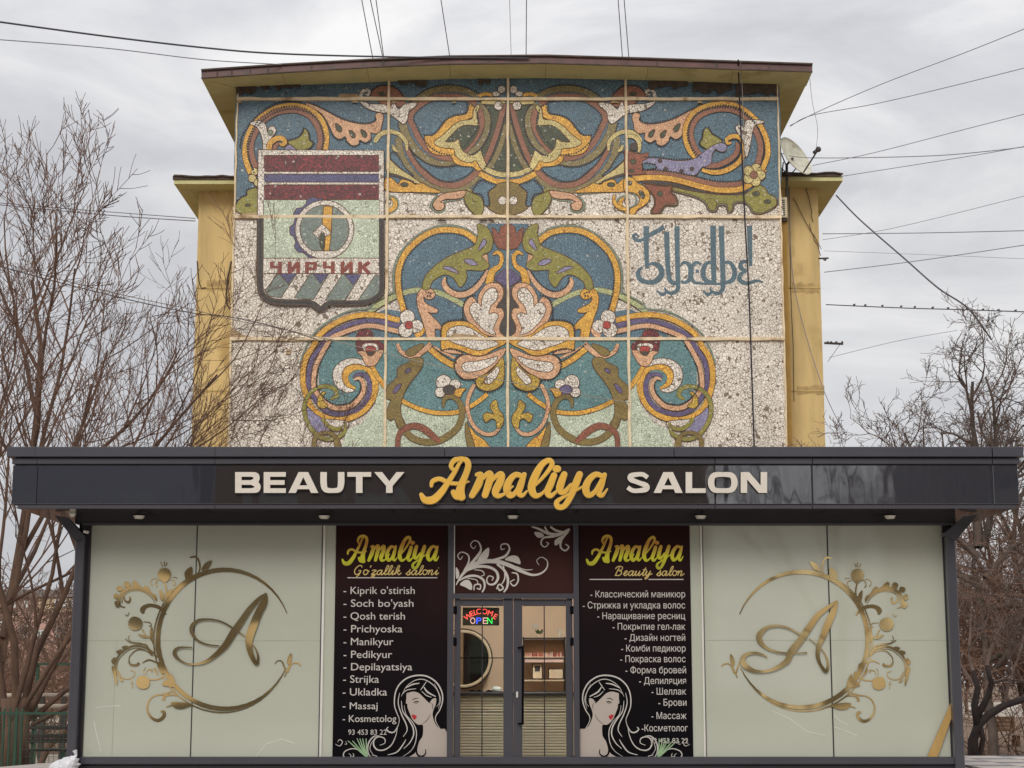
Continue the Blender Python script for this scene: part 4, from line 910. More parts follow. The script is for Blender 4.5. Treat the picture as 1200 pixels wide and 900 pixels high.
# ---------------- posters
post_m = plain('dark_brown_vinyl', rgb(62,34,30,0.8), 0.4, noise=0.25, scale=0.7, coat=0.0, spec=0.12)
post_k = plain('black_brown_vinyl', rgb(27,20,26,0.85), 0.22, noise=0.35, scale=0.9, coat=0.4, dirt=(rgb(48,28,28), 0.9, 0.52))
def print_ground():
    m, t, b = newmat('poster_print'); nd = t.nodes
    g = nd.new('ShaderNodeTexCoord'); s = nd.new('ShaderNodeSeparateXYZ'); t.links.new(g.outputs['Object'], s.inputs[0])
    nz = nd.new('ShaderNodeTexNoise'); nz.inputs['Scale'].default_value = 1.3; nz.inputs['Detail'].default_value = 2; t.links.new(g.outputs['Object'], nz.inputs['Vector'])
    ad = nd.new('ShaderNodeMath'); ad.operation = 'MULTIPLY_ADD'; t.links.new(nz.outputs['Fac'], ad.inputs[0]); ad.inputs[1].default_value = 1.3; t.links.new(s.outputs['Z'], ad.inputs[2])
    mr = nd.new('ShaderNodeMapRange'); mr.inputs['From Min'].default_value = PZ(890, YF)+0.65; mr.inputs['From Max'].default_value = PZ(620, YF)+0.65; t.links.new(ad.outputs[0], mr.inputs['Value'])
    r = nd.new('ShaderNodeValToRGB'); t.links.new(mr.outputs[0], r.inputs[0]); e = r.color_ramp.elements
    e[0].position = 0.15; e[0].color = rgb(15,12,18,0.6); e[1].position = 0.95; e[1].color = rgb(54,29,29,0.65); q = e.new(0.55); q.color = rgb(32,21,25,0.6)
    t.links.new(r.outputs[0], b.inputs['Base Color']); b.inputs['Roughness'].default_value = 0.45; b.inputs['Coat Weight'].default_value = 0.0; b.inputs['Specular IOR Level'].default_value = 0.08; return m
post_k = print_ground()
white_v = plain('pale_grey_vinyl', rgb(190,184,178,0.95), 0.5, noise=0.03)
skin_v = plain('warm_grey_vinyl', rgb(172,160,150,0.95), 0.5, noise=0.04)
red_v = plain('red_vinyl', rgb(172,34,46), 0.4); grn_v = plain('pale_green_vinyl', rgb(140,168,128), 0.5); ink = plain('black_vinyl', rgb(10,8,10), 0.5, spec=0.06)
gold_v = None
def grad_gold():
    m, t, b = newmat('printed_gold'); nd = t.nodes
    g = nd.new('ShaderNodeTexCoord'); s = nd.new('ShaderNodeSeparateXYZ'); t.links.new(g.outputs['Object'], s.inputs[0])
    mr = nd.new('ShaderNodeMapRange'); mr.inputs['From Min'].default_value = PZ(664, YP); mr.inputs['From Max'].default_value = PZ(626, YP); t.links.new(s.outputs['Z'], mr.inputs['Value'])
    r = nd.new('ShaderNodeValToRGB'); t.links.new(mr.outputs[0], r.inputs[0]); e = r.color_ramp.elements
    e[0].position = 0; e[0].color = rgb(170,170,40); e[1].position = 1; e[1].color = rgb(206,180,64)
    for p_, c_ in ((0.3, rgb(218,214,44)), (0.5, rgb(206,176,60)), (0.72, rgb(190,130,40))): q = e.new(p_); q.color = c_
    t.links.new(r.outputs[0], b.inputs['Base Color']); b.inputs['Roughness'].default_value = 0.35; return m
gold_v = grad_gold()
script_v = plain('printed_pale_gold', rgb(206,180,110), 0.4)

AM = { # thick brush-script letters, traced on a 1200 x 450 sheet: (x, y, width)
 'a0': [[(68,298,20),(92,330,38),(140,328,44),(186,285,38),(225,228,30),(262,170,24),(290,120,18),(304,104,14)], [(262,162,14),(243,132,22),(262,99,28),(305,87,28),(338,103,30),(343,138,32),(325,192,34),(303,245,42),(296,285,50),(304,312,44)], [(258,285,30),(275,312,30),(316,318,18)], [(128,248,16),(136,220,24),(178,207,24),(232,230,22),(300,234,18),(346,222,6)]],
 'm': [[(395,182,22),(418,184,32),(402,240,42),(366,304,32)], [(388,262,12),(430,202,22),(468,174,32),(470,212,40),(442,302,34)], [(458,252,12),(500,198,22),(536,180,36),(531,222,42),(504,280,40),(518,306,28),(560,292,14),(604,250,8)]],
 'a1': [[(660,192,26),(622,182,30),(586,216,36),(570,266,40),(590,304,32),(624,282,24),(658,220,20)], [(672,180,24),(652,240,36),(640,285,34),(660,304,22),(688,278,8)]],
 'l': [[(690,280,6),(742,238,14),(798,178,20),(834,124,26),(818,98,28),(776,122,34),(736,190,42),(715,260,42),(736,304,32),(776,292,16),(812,250,8)]],
 'i': [[(846,186,34),(826,238,38),(808,282,36),(828,306,26),(872,268,8)], [(858,148,40),(866,148,40)]],
 'y': [[(906,180,34),(888,230,40),(880,272,38),(906,284,28),(946,240,16)], [(996,180,36),(972,240,40),(942,312,34),(906,366,30),(870,370,30),(864,340,26),(908,310,16),(980,272,12),(1032,240,8)]],
 'a2': [[(1130,192,24),(1092,180,30),(1052,212,36),(1032,262,40),(1048,302,32),(1086,282,24),(1122,220,20)], [(1142,182,24),(1122,240,36),(1108,285,34),(1128,304,22),(1158,266,6)]],
}
def amaliya(x0, y0, sx, sy, Y, mat, thick, nm, parent, ws, grow=0.0, step=0.0012):
    i = 0
    for key in ('a0','m','a1','l','i','y','a2'):
        m = MB()
        for s_ in AM[key]:
            i += 1
            q = [(x0+a*sx, y0+b*sy, w*ws+grow) for a, b, w in cr(s_, 6)]
            v, f = band_geo(q, Y-step*(i % 4), thick+step*(i % 4), True, 0.00003); m.add(v, f)
        m.obj(nm, mat, parent)
# font text -> mesh in the wall plane
def text(nm, body, px, py, cap, Y, mat, parent, align='L', width=None, thick=0.003, bold=0.0):
    c = bpy.data.curves.new(nm, 'FONT'); c.body = body; c.size = 1.0; c.offset = bold
    to = bpy.data.objects.new(nm, c); COL.objects.link(to); bpy.context.view_layer.update()
    cu = to.to_curve(bpy.context.evaluated_depsgraph_get())
    polys = []
    for sp in cu.splines:
        pts = []
        if sp.type == 'BEZIER':
            bp = sp.bezier_points; n_ = len(bp)
            for i in range(n_):
                p0, p1 = bp[i], bp[(i+1) % n_]
                straight = (p0.handle_right-p0.co).cross(p1.co-p0.co).length < 1e-6 and (p1.handle_left-p1.co).cross(p1.co-p0.co).length < 1e-6
                pts += [p0.co.copy()] if straight else geometry.interpolate_bezier(p0.co, p0.handle_right, p1.handle_left, p1.co, 5)[:-1]
        else: pts = [Vector(p.co[:3]) for p in sp.points]
        q = []
        for p in pts:
            if not q or (p-q[-1]).length > 1e-5: q.append(Vector((p.x, p.y, 0)))
        if len(q) > 2: polys.append(q)
    to.to_curve_clear(); bpy.data.objects.remove(to); bpy.data.curves.remove(c)
    def area(q): return 0.5*sum(q[i].x*q[(i+1) % len(q)].y - q[(i+1) % len(q)].x*q[i].y for i in range(len(q)))
    def inside(p, q):
        r = False
        for i in range(len(q)):
            a_, b_ = q[i], q[(i+1) % len(q)]
            if (a_.y > p.y) != (b_.y > p.y) and p.x < (b_.x-a_.x)*(p.y-a_.y)/(b_.y-a_.y)+a_.x: r = not r
        return r
    outer = []; holes = []
    for q in polys:
        cont = [c2 for c2 in polys if c2 is not q and area(c2)*area(q) < 0 and abs(area(c2)) > abs(area(q)) and all(inside(p, c2) for p in q)]
        if cont: holes.append((q, min(cont, key=lambda c2: abs(area(c2)))))
        else: outer.append(q)
    groups = [[q] for q in outer]
    for h, own in holes:
        for g in groups:
            if g[0] is own: g.append(h)
    xs = [v.x for q in polys for v in q]
    w0 = max(xs)-min(xs); s = scale_at(px, py, Y)
    cy = cap*s/0.70; cx = (width*s/w0) if width else cy
    org = P(px, py, Y); ox = org.x - min(xs)*cx if align == 'L' else org.x - max(xs)*cx
    out_ = []; ff = []
    for gi, g in enumerate(groups):
        yy = Y - 0.0003*(gi % 3); tris = geometry.tessellate_polygon(g); flat = [v for q in g for v in q]; n0 = len(out_); n_ = len(flat)
        out_ += [(ox+v.x*cx, yy, org.z+v.y*cy) for v in flat] + [(ox+v.x*cx, Y+thick, org.z+v.y*cy) for v in flat]
        for t_ in tris:
            a_, b_, c_ = (flat[k] for k in t_)
            up_ = (b_-a_).cross(c_-a_).z > 0
            ff.append(tuple(n0+k for k in (t_ if up_ else reversed(t_))))
        k0 = 0
        for q in g:
            for i in range(len(q)):
                a_, b_ = n0+k0+i, n0+k0+(i+1) % len(q); ff.append((b_, a_, a_+n_, b_+n_))
            k0 += len(q)
    return mesh(nm, out_, ff, mat, parent)
SC = { # monoline script letters: advance, strokes on a 10-high x-height grid, y down from baseline
 'o': (7, [[(5,-7),(2,-7),(1,-3),(3,0),(6,-2),(6,-6),(4,-7),(8,-5)]]), 'a': (8.5, [[(6,-6),(4,-7),(1,-5),(1,-1),(3,0),(5,-3),(6.5,-7),(5.5,-1),(7,0),(9,-3)]]),
 'z': (7, [[(1,-6),(3,-7),(6,-6.5),(3,-3),(1,0),(4,-1),(5,1.5),(3,4),(2,2),(8,-2)]]), 'l': (4.5, [[(0,-1),(3,-6),(5,-12),(4,-14),(2.5,-11),(1.5,-3),(2.5,0),(5,-2)]]),
 'i': (4.2, [[(0,-2),(2.6,-7),(1.5,-1.5),(2.5,0),(5,-3)], [(3.4,-10),(3.9,-10.5)]]), 'k': (8, [[(0,-1),(3,-6),(5,-12),(4,-14),(2.6,-11),(1,0)], [(1.5,-3),(4,-7),(6,-6),(4,-4),(2.5,-3.5),(5,-1),(6,0),(8.5,-3)]]),
 's': (6.5, [[(0,-1),(4,-6),(4.5,-8),(4,-6),(5,-3),(4.5,0),(2,0),(1,-1.5)], [(3.5,0),(7,-3)]]), 'n': (8.5, [[(0,-5),(1.8,-7),(1,0)], [(1.2,-3),(4,-7),(5.5,-6),(4.6,-1),(5.8,0),(9,-3)]]),
 'e': (6.5, [[(0,-2),(3,-3.5),(5,-6),(3.5,-7.2),(1.5,-5),(1.2,-1.5),(3,0),(7,-3)]]), 'u': (8.5, [[(0,-4),(1.6,-7),(0.9,-1.5),(2.4,0),(5,-4),(6,-7),(5.2,-1.2),(6.2,0),(9,-3)]]),
 't': (5, [[(0,-2),(3.5,-8),(4.3,-12),(2.5,-5),(1.8,-1),(3,0),(5.5,-3)], [(1,-8.5),(6,-8.8)]]), 'y': (8.5, [[(0,-4),(1.6,-7),(0.9,-1.5),(2.4,0),(5,-4),(6,-7),(4.5,1),(2,5),(0.5,3.5),(4,0),(9,-3)]]),
 'G': (11, [[(9,-11),(8,-13.5),(5,-13.5),(1.5,-9),(1,-4),(3,-0.5),(6.5,-1.5),(8.5,-6),(5.5,-6)], [(8.5,-6),(7,0),(4,3)]]), 'B': (12, [[(1,-10),(3,-13),(7,-14),(10,-12),(9,-8.5),(5.5,-7.5),(9,-6.5),(9.5,-2.5),(6,0),(2,-1)], [(6,-13),(3.5,-5),(2,0.5)]]),
 "'": (3, [[(2,-14),(1,-11)]]), ' ': (6, []),
}
def script(nm, body, px0, px1, base, Y, mat, parent, wpx=1.0, k=0.92):
    tot = sum(SC[c][0] for c in body); kx = (px1-px0)/tot; x = px0; m = MB(); i = 0
    for c in body:
        for s_ in SC[c][1]:
            i += 1
            q = cr([(x+a*kx-b*kx*0.14, base+b*k, wpx) for a, b in s_], 4)
            v, f = band_geo(q, Y-0.0008*(i % 4), 0.003, False, 0.00001); m.add(v, f)
        x += SC[c][0]*kx
    return m.obj(nm, mat, parent)
YT = YP - 0.02
def woman(parent, mirror):
    T0 = tile(385, 780)
    def T(p):
        q = T0(p)
        return [tuple([1201.5-a[0]]+list(a[1:])) for a in q] if mirror else q
    q = [0]
    def pl(pts, mat, nm, smooth=True):
        q[0] += 1; p = cr(T(pts), 3, True) if smooth else T(pts); v, f = plate_geo([(a[0], a[1]) for a in p], YT-0.0005*q[0], 0.001); mesh(nm, v, f, mat, parent)
    m = {}
    def st(pts, w, mat, nm='hair_strand', taper=True):
        q[0] += 1; n_ = len(pts); w = w*(0.82 if mat is white_v else 1)
        p = [(a, b, w*(0.25+0.75*math.sin(math.pi*(i+0.4)/(n_-0.2))) if taper else w) for i, (a, b) in enumerate(pts)]
        v, f = band_geo(cr(T(p), 5), YT-0.0005*q[0], 0.001, False, 0.000002); key = (nm, mat.name)
        m.setdefault(key, (MB(), mat))[0].add(v, f)
    body = [(690,235),(740,208),(800,220),(835,262),(892,315),(910,295),(945,288),(942,340),(922,390),(915,440),(938,510),(980,555),(1036,578),(1036,826),(655,826),(720,795),(765,762),(775,700),(800,660),(826,620),(832,560),(826,520),(790,520),(757,497),(735,470),(722,440),(712,415),(695,370),(692,337),(680,330),(684,290)]
    pl([(600,540),(590,420),(575,330),(590,230),(640,140),(740,85),(850,88),(940,145),(995,230),(1000,330),(960,430),(985,560),(940,560),(830,640),(790,780),(660,820),(420,810),(480,740),(580,640)], ink, 'hair')
    pl(body, skin_v, 'figure_silhouette')
    pl([(690,240),(700,210),(760,195),(805,210),(850,265),(895,322),(880,325),(830,275),(790,240),(740,228)], ink, 'hair')
    st([(735,305),(758,290),(790,287)], 7, ink, 'face_line'); st([(748,325),(770,316),(795,318)], 9, ink, 'face_line'); st([(755,328),(775,330),(790,322)], 4, ink, 'face_line')
    st([(895,430),(870,475),(825,512)], 4, ink, 'face_line'); st([(905,330),(915,350),(912,385)], 4, ink, 'face_line')
    pl([(730,436),(745,430),(757,434),(775,446),(765,468),(750,474),(738,456)], red_v, 'lips')
    st([(825,600),(790,670),(772,740),(785,785),(820,797),(852,775),(852,735)], 15, ink, 'hair_curl')
    S_ = [([(600,560),(622,480),(602,420),(580,350),(585,250),(620,170),(690,110),(780,86),(870,96),(950,150),(995,230),(1002,310),(977,390),(945,440),(942,490),(980,555)], 15), ([(640,270),(680,190),(740,140),(800,120),(860,130),(930,180),(970,250),(975,320),(950,360)], 9), ([(625,240),(612,330),(642,430),(680,510),(690,570),(655,625)], 12), ([(640,310),(652,400),(700,470),(740,540),(747,610),(712,680),(660,730)], 14), ([(665,350),(682,430),(740,500),(772,580),(762,680),(722,750),(650,800)], 9), ([(606,540),(590,620),(550,700),(490,740),(430,740),(397,700),(402,650),(440,625),(490,640),(495,680),(450,700)], 15), ([(615,520),(580,580),(540,586),(510,560),(525,540)], 15), ([(520,785),(600,760),(650,700),(680,650)], 13), ([(680,195),(740,165),(800,155)], 14), ([(862,138),(835,178),(808,216)], 9), ([(838,188),(870,232),(942,272)], 16), ([(820,225),(860,262),(905,278)], 9), ([(650,250),(690,215),(770,203)], 9), ([(930,160),(965,230),(985,300),(965,380)], 6),
          ([(380,822),(347,760),(352,680),(400,622),(455,620)], 14), ([(400,790),(365,740),(372,690),(390,660)], 7), ([(345,822),(290,760),(220,730),(150,750),(130,790),(168,816),(197,792),(177,772)], 11), ([(200,800),(222,795),(215,770)], 8), ([(60,690),(100,706),(122,670),(97,650),(80,672)], 9), ([(140,690),(160,690),(150,665)], 6), ([(380,785),(420,795),(440,815)], 8), ([(370,800),(400,805),(420,820)], 7)]
    for pts, w in S_: st(pts, w, white_v)
    for x in (170, 210, 250, 275, 300, 330): st([(350,822),((x+340)/2,735),(x,640 if x > 220 else 660)], 11, grn_v, 'leaf_ray')
    for (nm, _), (g, mat) in m.items(): g.obj(nm, mat, parent)
def poster(x0_, x1_, nm, lines, sub, subx, under, am, mirror):
    xa, xb = PX(x0_, 615, YT), PX(x1_, 615, YT)
    p = MB().box(xa, xb, YT+0.004, YT+0.014, PZ(889, YT), PZ(616, YT)).obj('poster', post_k, kio)
    amaliya(am, 616.5, 0.1037, 0.132, YT-0.002, gold_v, 0.003, 'gold_letter', p, 0.112, step=0.0006)
    script('gold_subtitle', sub, subx[0], subx[1], subx[2], YT, script_v, p, 1.15, 0.78)
    for u in under: 
        v, f = band_geo([(u[0], u[2], 1.1), (u[1], u[2], 1.1)], YT, 0.003, False); mesh('underline', v, f, white_v, p)
    for (body, x, y, cap, al, w) in lines: text('text_line', body, x, y, cap, YT-(0.03 if '453' in body else 0), white_v, p, al, w, bold=0.0)
    woman(p, mirror); return p
LL = [("- Kiprik o'stirish",402.5,696,8.6,'L',83.5),("- Soch bo'yash",402.5,711,8.6,'L',82),("- Qosh terish",402.5,726,8.6,'L',72),("- Prichyoska",402.5,741,8.6,'L',69),("- Manikyur",402.5,756,8.6,'L',58.5),("- Pedikyur",402.5,771,8.6,'L',57),("- Depilayatsiya",402.5,785.5,8.6,'L',80.5),("- Strijka",402,800,8.6,'L',42),("- Ukladka",401.5,815,8.6,'L',52),("- Massaj",401.5,831,8,'L',41),("- Kosmetolog",401.5,846,8,'L',63),("93 453 83 22",408,861,6,'L',45)]
RL = [("- Классический маникюр",803,700,7.6,'R',111),("- Стрижка и укладка волос",803,713,7.6,'R',120),("- Наращивание ресниц",803,725.5,7.6,'R',103),("- Покрытие гел-лак",803,738,7.6,'R',85),("- Дизайн ногтей",803,751,7.6,'R',71),("- Комби педикюр",803.5,763.5,7.6,'R',75.5),("- Покраска волос",803.5,776,7.6,'R',76.5),("- Форма бровей",804,789,7.6,'R',71),("- Депиляция",804,801.5,7.6,'R',55),("- Шеллак",804,814,7.6,'R',40.5),("- Брови",804.5,827,7.6,'R',33),("- Массаж",804.5,842.5,7.6,'R',41),("-Косметолог",806,857,7.6,'R',54),("93 453 83 22",806.5,871,6,'R',44.5)]
poster(394.2, 524.8, 'l', LL, "Go'zallik saloni", (414,513,673.5), [(407,512.5,677)], 394.2, False)
poster(678.2, 807.8, 'r', RL, "Beauty salon", (719,801,674.5), [(691,752.5,679),(760,801,679)], 680.6, True)

# transom panel with silver ornament
tp = MB().box(PX(533.4,655,YT), PX(671.3,655,YT), YT+0.004, YT+0.014, PZ(695.4,YT), PZ(615.8,YT)).obj('transom_panel', post_m, kio)
TT = tile(525, 605); sv = plain('silver_vinyl', rgb(196,190,182), 0.4)
def orn_st(T, strokes, leaves, mat, parent, Y, nm='ornament_scroll', lf='ornament_leaf', k=1.0, fx=None):
    i = 0; m = MB()
    for s_ in strokes:
        i += 1; q = cr([(a, b, w*k) for a, b, w in s_], 6); q = T(q)
        if fx: q = [fx(p) for p in q]
        v, f = band_geo(q, Y-0.0006*(i % 6), 0.002, False, 0.000006); m.add(v, f)
    m.obj(nm, mat, parent)
    for l_ in leaves:
        i += 1; q = T(cr(l_, 4, True))
        if fx: q = [fx(p) for p in q]
        v, f = plate_geo([(a[0], a[1]) for a in q], Y-0.0042-0.00025*i, 0.002); mesh(lf, v, f, mat, parent)
orn_st(TT, [[(70,605,8),(120,520,22),(200,440,32),(300,400,36),(400,395,36),(480,410,36),(560,440,34),(640,480,30),(740,515,20),(820,500,16),(870,450,12),(870,390,8),(820,360,6),(780,390,5),(800,430,4)],
 [(140,490,10),(250,445,24),(350,445,24),(420,480,22),(440,540,22),(410,592,18),(360,597,14),(340,560,12),(360,525,10),(398,538,10),(385,565,8)], [(90,570,8),(170,530,20),(250,525,20),(310,560,20),(322,620,16),(300,668,12)], [(430,420,20),(490,470,22),(525,540,22),(520,620,18),(490,668,12)],
 [(180,440,20),(260,350,26),(290,290,16),(270,230,12),(230,215,9),(198,250,8),(225,285,7),(245,260,5)], [(400,385,20),(500,352,22),(540,290,16),(520,245,12),(470,250,9),(468,290,9),(500,285,6)], [(140,480,14),(182,400,14),(176,340,12),(120,315,9),(85,345,9),(108,380,8),(128,350,6)],
 [(228,650,10),(235,605,12),(282,600,12),(282,640,12),(252,632,10)], [(428,640,12),(450,598,12),(486,630,12),(452,652,12),(446,628,8)], [(560,495,10),(608,508,14),(616,570,14),(580,612,12),(548,580,10),(585,555,8)], [(470,400,8),(490,450,10),(500,540,12),(470,600,8)], [(600,440,6),(680,470,8),(745,468,5)], [(230,470,6),(300,480,10),(318,515,8),(290,525,7)], [(170,545,6),(250,560,8),(262,600,6)]],
 [[(500,380),(560,345),(618,358),(636,420),(570,402)], [(250,408),(300,322),(358,275),(355,350),(318,392)], [(105,600),(140,565),(180,560),(210,600),(206,648),(150,622)], [(68,450),(95,480),(96,530),(72,545)]], sv, tp, YT)
orn_st(TT, [[(1070,112,22),(980,158,28),(880,150,24),(800,112,20),(735,92,8)], [(1000,160,14),(920,178,20),(840,190,16),(818,240,12),(850,270,10),(884,240,9),(860,228,7)], [(1060,132,16),(1000,200,22),(990,270,16),(1030,302,14),(1062,270,12),(1032,245,9)], [(900,92,16),(950,125,20),(1020,140,16)], [(850,92,14),(880,140,16),(930,155,12)]],
 [[(758,140),(820,145),(842,175),(790,188)], [(1012,168),(940,210),(945,258),(992,222)]], sv, tp, YT)
# ---------------- doors
glass_m = glass('clear_glass')
YD = YF - 0.05
doorset = [(532.1, 601.4, 539.5, 590.0, False), (601.7, 671.4, 612.0, 663.5, True)]
for (x0_, x1_, g0, g1, hd) in doorset:
    X0, X1 = PX(x0_, 800, YD), PX(x1_, 800, YD); G0, G1 = PX(g0, 800, YD), PX(g1, 800, YD)
    zt_, zb_, gt, gb = PZ(701.8, YD), FLZ, PZ(710, YD), PZ(895.5, YD)
    # frame: stiles and rails with bevels joined as the one door leaf frame
    m = MB(); m.box(X0, G0, YD, YD+0.06, zb_, zt_, 0.006); m.box(G1, X1, YD, YD+0.06, zb_, zt_, 0.006)
    m.box(G0+0.001, G1-0.001, YD+0.004, YD+0.056, gt, zt_-0.003, 0.006); m.box(G0+0.001, G1-0.001, YD+0.004, YD+0.056, zb_+0.003, gb, 0.006)
    d = m.obj('door', anth, kio)
    MB().box(G0, G1, YD+0.03, YD+0.036, gb, gt).obj('pane', glass_m, d)
    mid = (g0+g1)/2 + (0.2 if not hd else 0.3)
    XM = PX(mid, 800, YD)
    MB().box(XM-0.007, XM+0.007, YD+0.020, YD+0.029, gb, gt).obj('glazing_bar', anth_d, d)
    for py in ((748 if hd else 771), 771, 811, 834.3):
        if not hd and py == 748: continue
        z = PZ(py, YD); MB().box(G0, G1, YD+0.018, YD+0.0285, z-0.006, z+0.006).obj('glazing_bar', anth_d, d)
    for py in (714, 751, 890):
        hx = X0+0.0 if not hd else X1
        z = PZ(py, YD); MB().box(hx-0.03, hx+0.03, YD-0.03, YD+0.0, z-0.06, z+0.04, 0.01).obj('hinge', ink, d)
    if hd:
        hx = PX(612.5, 800, YD); m = MB(); m.tube([(hx, YD-0.07, PZ(757, YD)), (hx, YD-0.07, PZ(849, YD))], 0.014, 8)
        for py in (759, 848): m.tube([(hx, YD-0.07, PZ(py, YD)), (hx-0.05, YD-0.04, PZ(py, YD)), (hx-0.05, YD, PZ(py, YD))], 0.013, 7)
        m.obj('handle', ink, d, True)
        m = MB(); xx = PX(606, 813, YD); m.box(xx-0.012, xx+0.012, YD-0.012, YD, PZ(817.5, YD), PZ(810.5, YD), 0.004); m.obj('lock_plate', silver, d)
# ---------------- room behind the doors
room_m = plain('warm_interior_wall', rgb(204,182,162), 0.8, noise=0.04, scale=1.5); floor_m = plain('interior_floor', rgb(150,130,112), 0.4, noise=0.1)
YB = 24.4; RX0, RX1 = -1.9, 2.0; rz1 = zb_c - 0.25
def part(nm, x0_, x1_, y0_, y1_, z0_, z1_, mat, bev=0): return MB().box(x0_, x1_, y0_, y1_, z0_, z1_, bev).obj(nm, mat, kio)
part('rear_wall', RX0, RX1, YB, YB+0.1, FLZ, rz1, room_m)
part('side_wall', RX0-0.1, RX0, YF+0.06, YB+0.1, FLZ, rz1, room_m); part('side_wall', RX1, RX1+0.1, YF+0.06, YB+0.1, FLZ, rz1, room_m)
part('ceiling', RX0-0.1, RX1+0.1, YF+0.06, YB+0.1, rz1, rz1+0.08, plain('white_ceiling', rgb(220,214,206), 0.8))
part('floor', RX0-0.1, RX1+0.1, YF+0.02, YB+0.1, FLZ-0.03, FLZ-0.001, floor_m)
part('outer_wall', xl+0.03, xr-0.03, 26.9, 27.0, FLZ-0.03, zb_c+0.01, anth_d)
part('outer_side_wall', xl+0.0, xl+0.08, YF+0.06, 26.89, FLZ-0.03, zb_c-0.04, anth_d); part('outer_side_wall', xr-0.08, xr, YF+0.06, 26.89, FLZ-0.03, zb_c-0.04, anth_d)
lampo = thing('ceiling_light', 'flat round ceiling light inside the salon, behind the transom', 'ceiling light', (0.2, 22.35, rz1))
m = MB(); m.tube([(0.2, 22.35, rz1-0.055), (0.2, 22.35, rz1-0.001)], 0.32, 24); m.obj('diffuser', emit('lit_diffuser', (1.0, 0.93, 0.86, 1), 66.0), lampo)
m = MB(); m.tube([(0.2, 22.35, rz1-0.045), (0.2, 22.35, rz1-0.0005)], 0.335, 24); m.obj('rim', silver, lampo)
part('front_wall', RX0, PX(531,800,YF)-0.01, YF+0.05, YF+0.058, FLZ, rz1, room_m); part('front_wall', PX(673,800,YF)+0.01, RX1, YF+0.05, YF+0.058, FLZ, rz1, room_m); part('front_wall', PX(531,800,YF)-0.01, PX(673,800,YF)+0.01, YF+0.05, YF+0.058, PZ(699,YF), rz1, room_m)
# reception desk with ribbed front
desk = thing('reception_desk', 'ribbed pale reception desk standing behind the glass doors', 'desk', (0, 22.9, FLZ))
dk = plain('pale_ribbed_board', rgb(178,170,152), 0.6, noise=0.06); YK = 22.9
dz = PZ(811.5, YK)
MB().box(-1.5, 1.5, YK+0.02, YK+0.5, FLZ, dz-0.04).obj('carcass', dk, desk)
MB().box(-1.55, 1.55, YK-0.03, YK+0.55, dz-0.038, dz, 0.006).obj('top', anth_d, desk)
m = MB(); z = FLZ+0.10
while z < dz-0.07:
    m.box(-1.5, 1.5, YK, YK+0.018, z, z+0.026, 0.004); z += 0.036
o = m.obj('ribbed_front', dk, desk); o['kind'] = 'stuff'
MB().box(-1.5, 1.5, YK-0.004, YK+0.015, FLZ+0.01, FLZ+0.09).obj('kickboard', plain('grey_kickboard', rgb(140,130,116), 0.6), desk)
# mirror on the left
mir = thing('round_mirror', 'large round mirror with a pale rim hanging behind the left door', 'mirror', tuple(P(541,773,24.2)))
mc_ = P(542.5, 772, 24.2); mR = 31.0*scale_at(542,772,24.2)
vs = [mc_ + Vector((mR*math.cos(a*math.pi/20), 0, mR*math.sin(a*math.pi/20))) for a in range(40)]
m = MB(); m.tube([mc_ + Vector((0, 0.04, 0)), mc_], mR, 40); m.obj('glass', plain('mirror_glass', rgb(180,168,150), 0.03, metal=1.0, noise=0.02), mir)
m = MB(); ring_ = [mc_ + Vector((mR*1.03*math.cos(a*math.pi/20), -0.01, mR*1.03*math.sin(a*math.pi/20))) for a in range(41)]; m.tube(ring_, 0.022, 6, False); m.obj('rim', plain('pale_rim', rgb(206,192,170), 0.3), mir)
m = MB(); ring_ = [mc_ + Vector((mR*1.10*math.cos(a*math.pi/20), 0.0, mR*1.10*math.sin(a*math.pi/20))) for a in range(41)]; m.tube(ring_, 0.014, 6, False); m.obj('outer_rim', anth_d, mir)
# curtains opposite (seen in the mirror)
# shelf unit on the right
YS = 23.9
shf = thing('shelf_unit', 'slim metal shelf unit with white boards behind the right door', 'shelf', tuple(P(638,812,YS)))
wood = plain('pale_shelf_board', rgb(214,196,172), 0.5)
XA, XB = PX(613.5,770,YS), PX(662,770,YS)
for py in (747.5, 770, 797):
    z = PZ(py, YS); MB().box(XA, XB, YS, YS+0.25, z-0.014, z+0.004).obj('board', wood if py != 747.5 else anth_d, shf)
for x in (XA, XB):
    for y in (YS, YS+0.25): MB().box(x-0.01, x+0.01, y-0.01, y+0.01, FLZ, PZ(746.5, YS)).obj('post', anth_d, shf)
MB().box(XA, XB, YS+0.255, YS+0.262, PZ(770,YS), PZ(749,YS)).obj('back_panel', plain('brown_back_panel', rgb(150,118,92), 0.6), shf)
rr = random.Random(3); bc = [rgb(214,186,180), rgb(190,90,90), rgb(226,214,206), rgb(150,60,70), rgb(206,150,140)]
bm = [plain('nail_polish_%s' % q, c_, 0.25) for q, c_ in zip(('pink','red','white','wine','rose'), bc)]
ORD = 'first second third fourth fifth sixth seventh eighth ninth tenth eleventh twelfth thirteenth fourteenth fifteenth sixteenth seventeenth eighteenth nineteenth twentieth twenty-first twenty-second'.split()
for k in range(22):
    x = XA+0.03+(XB-XA-0.06)*k/21; z = PZ(770, YS)+0.004
    h = rr.uniform(0.055, 0.07); t = MB(); t.tube([(x, YS+0.05, z), (x, YS+0.05, z+h*0.55)], 0.0085, 7); t.tube([(x, YS+0.05, z+h*0.55), (x, YS+0.05, z+h)], 0.005, 6)
    o = t.obj('nail_polish_bottle', bm[rr.randrange(5)]); tag(o, 'nail polish bottle, %s in the middle shelf row' % ('leftmost' if k == 0 else 'rightmost' if k == 21 else ORD[k]+' from the left'), 'bottle', 'nail polish bottles on the middle shelf')
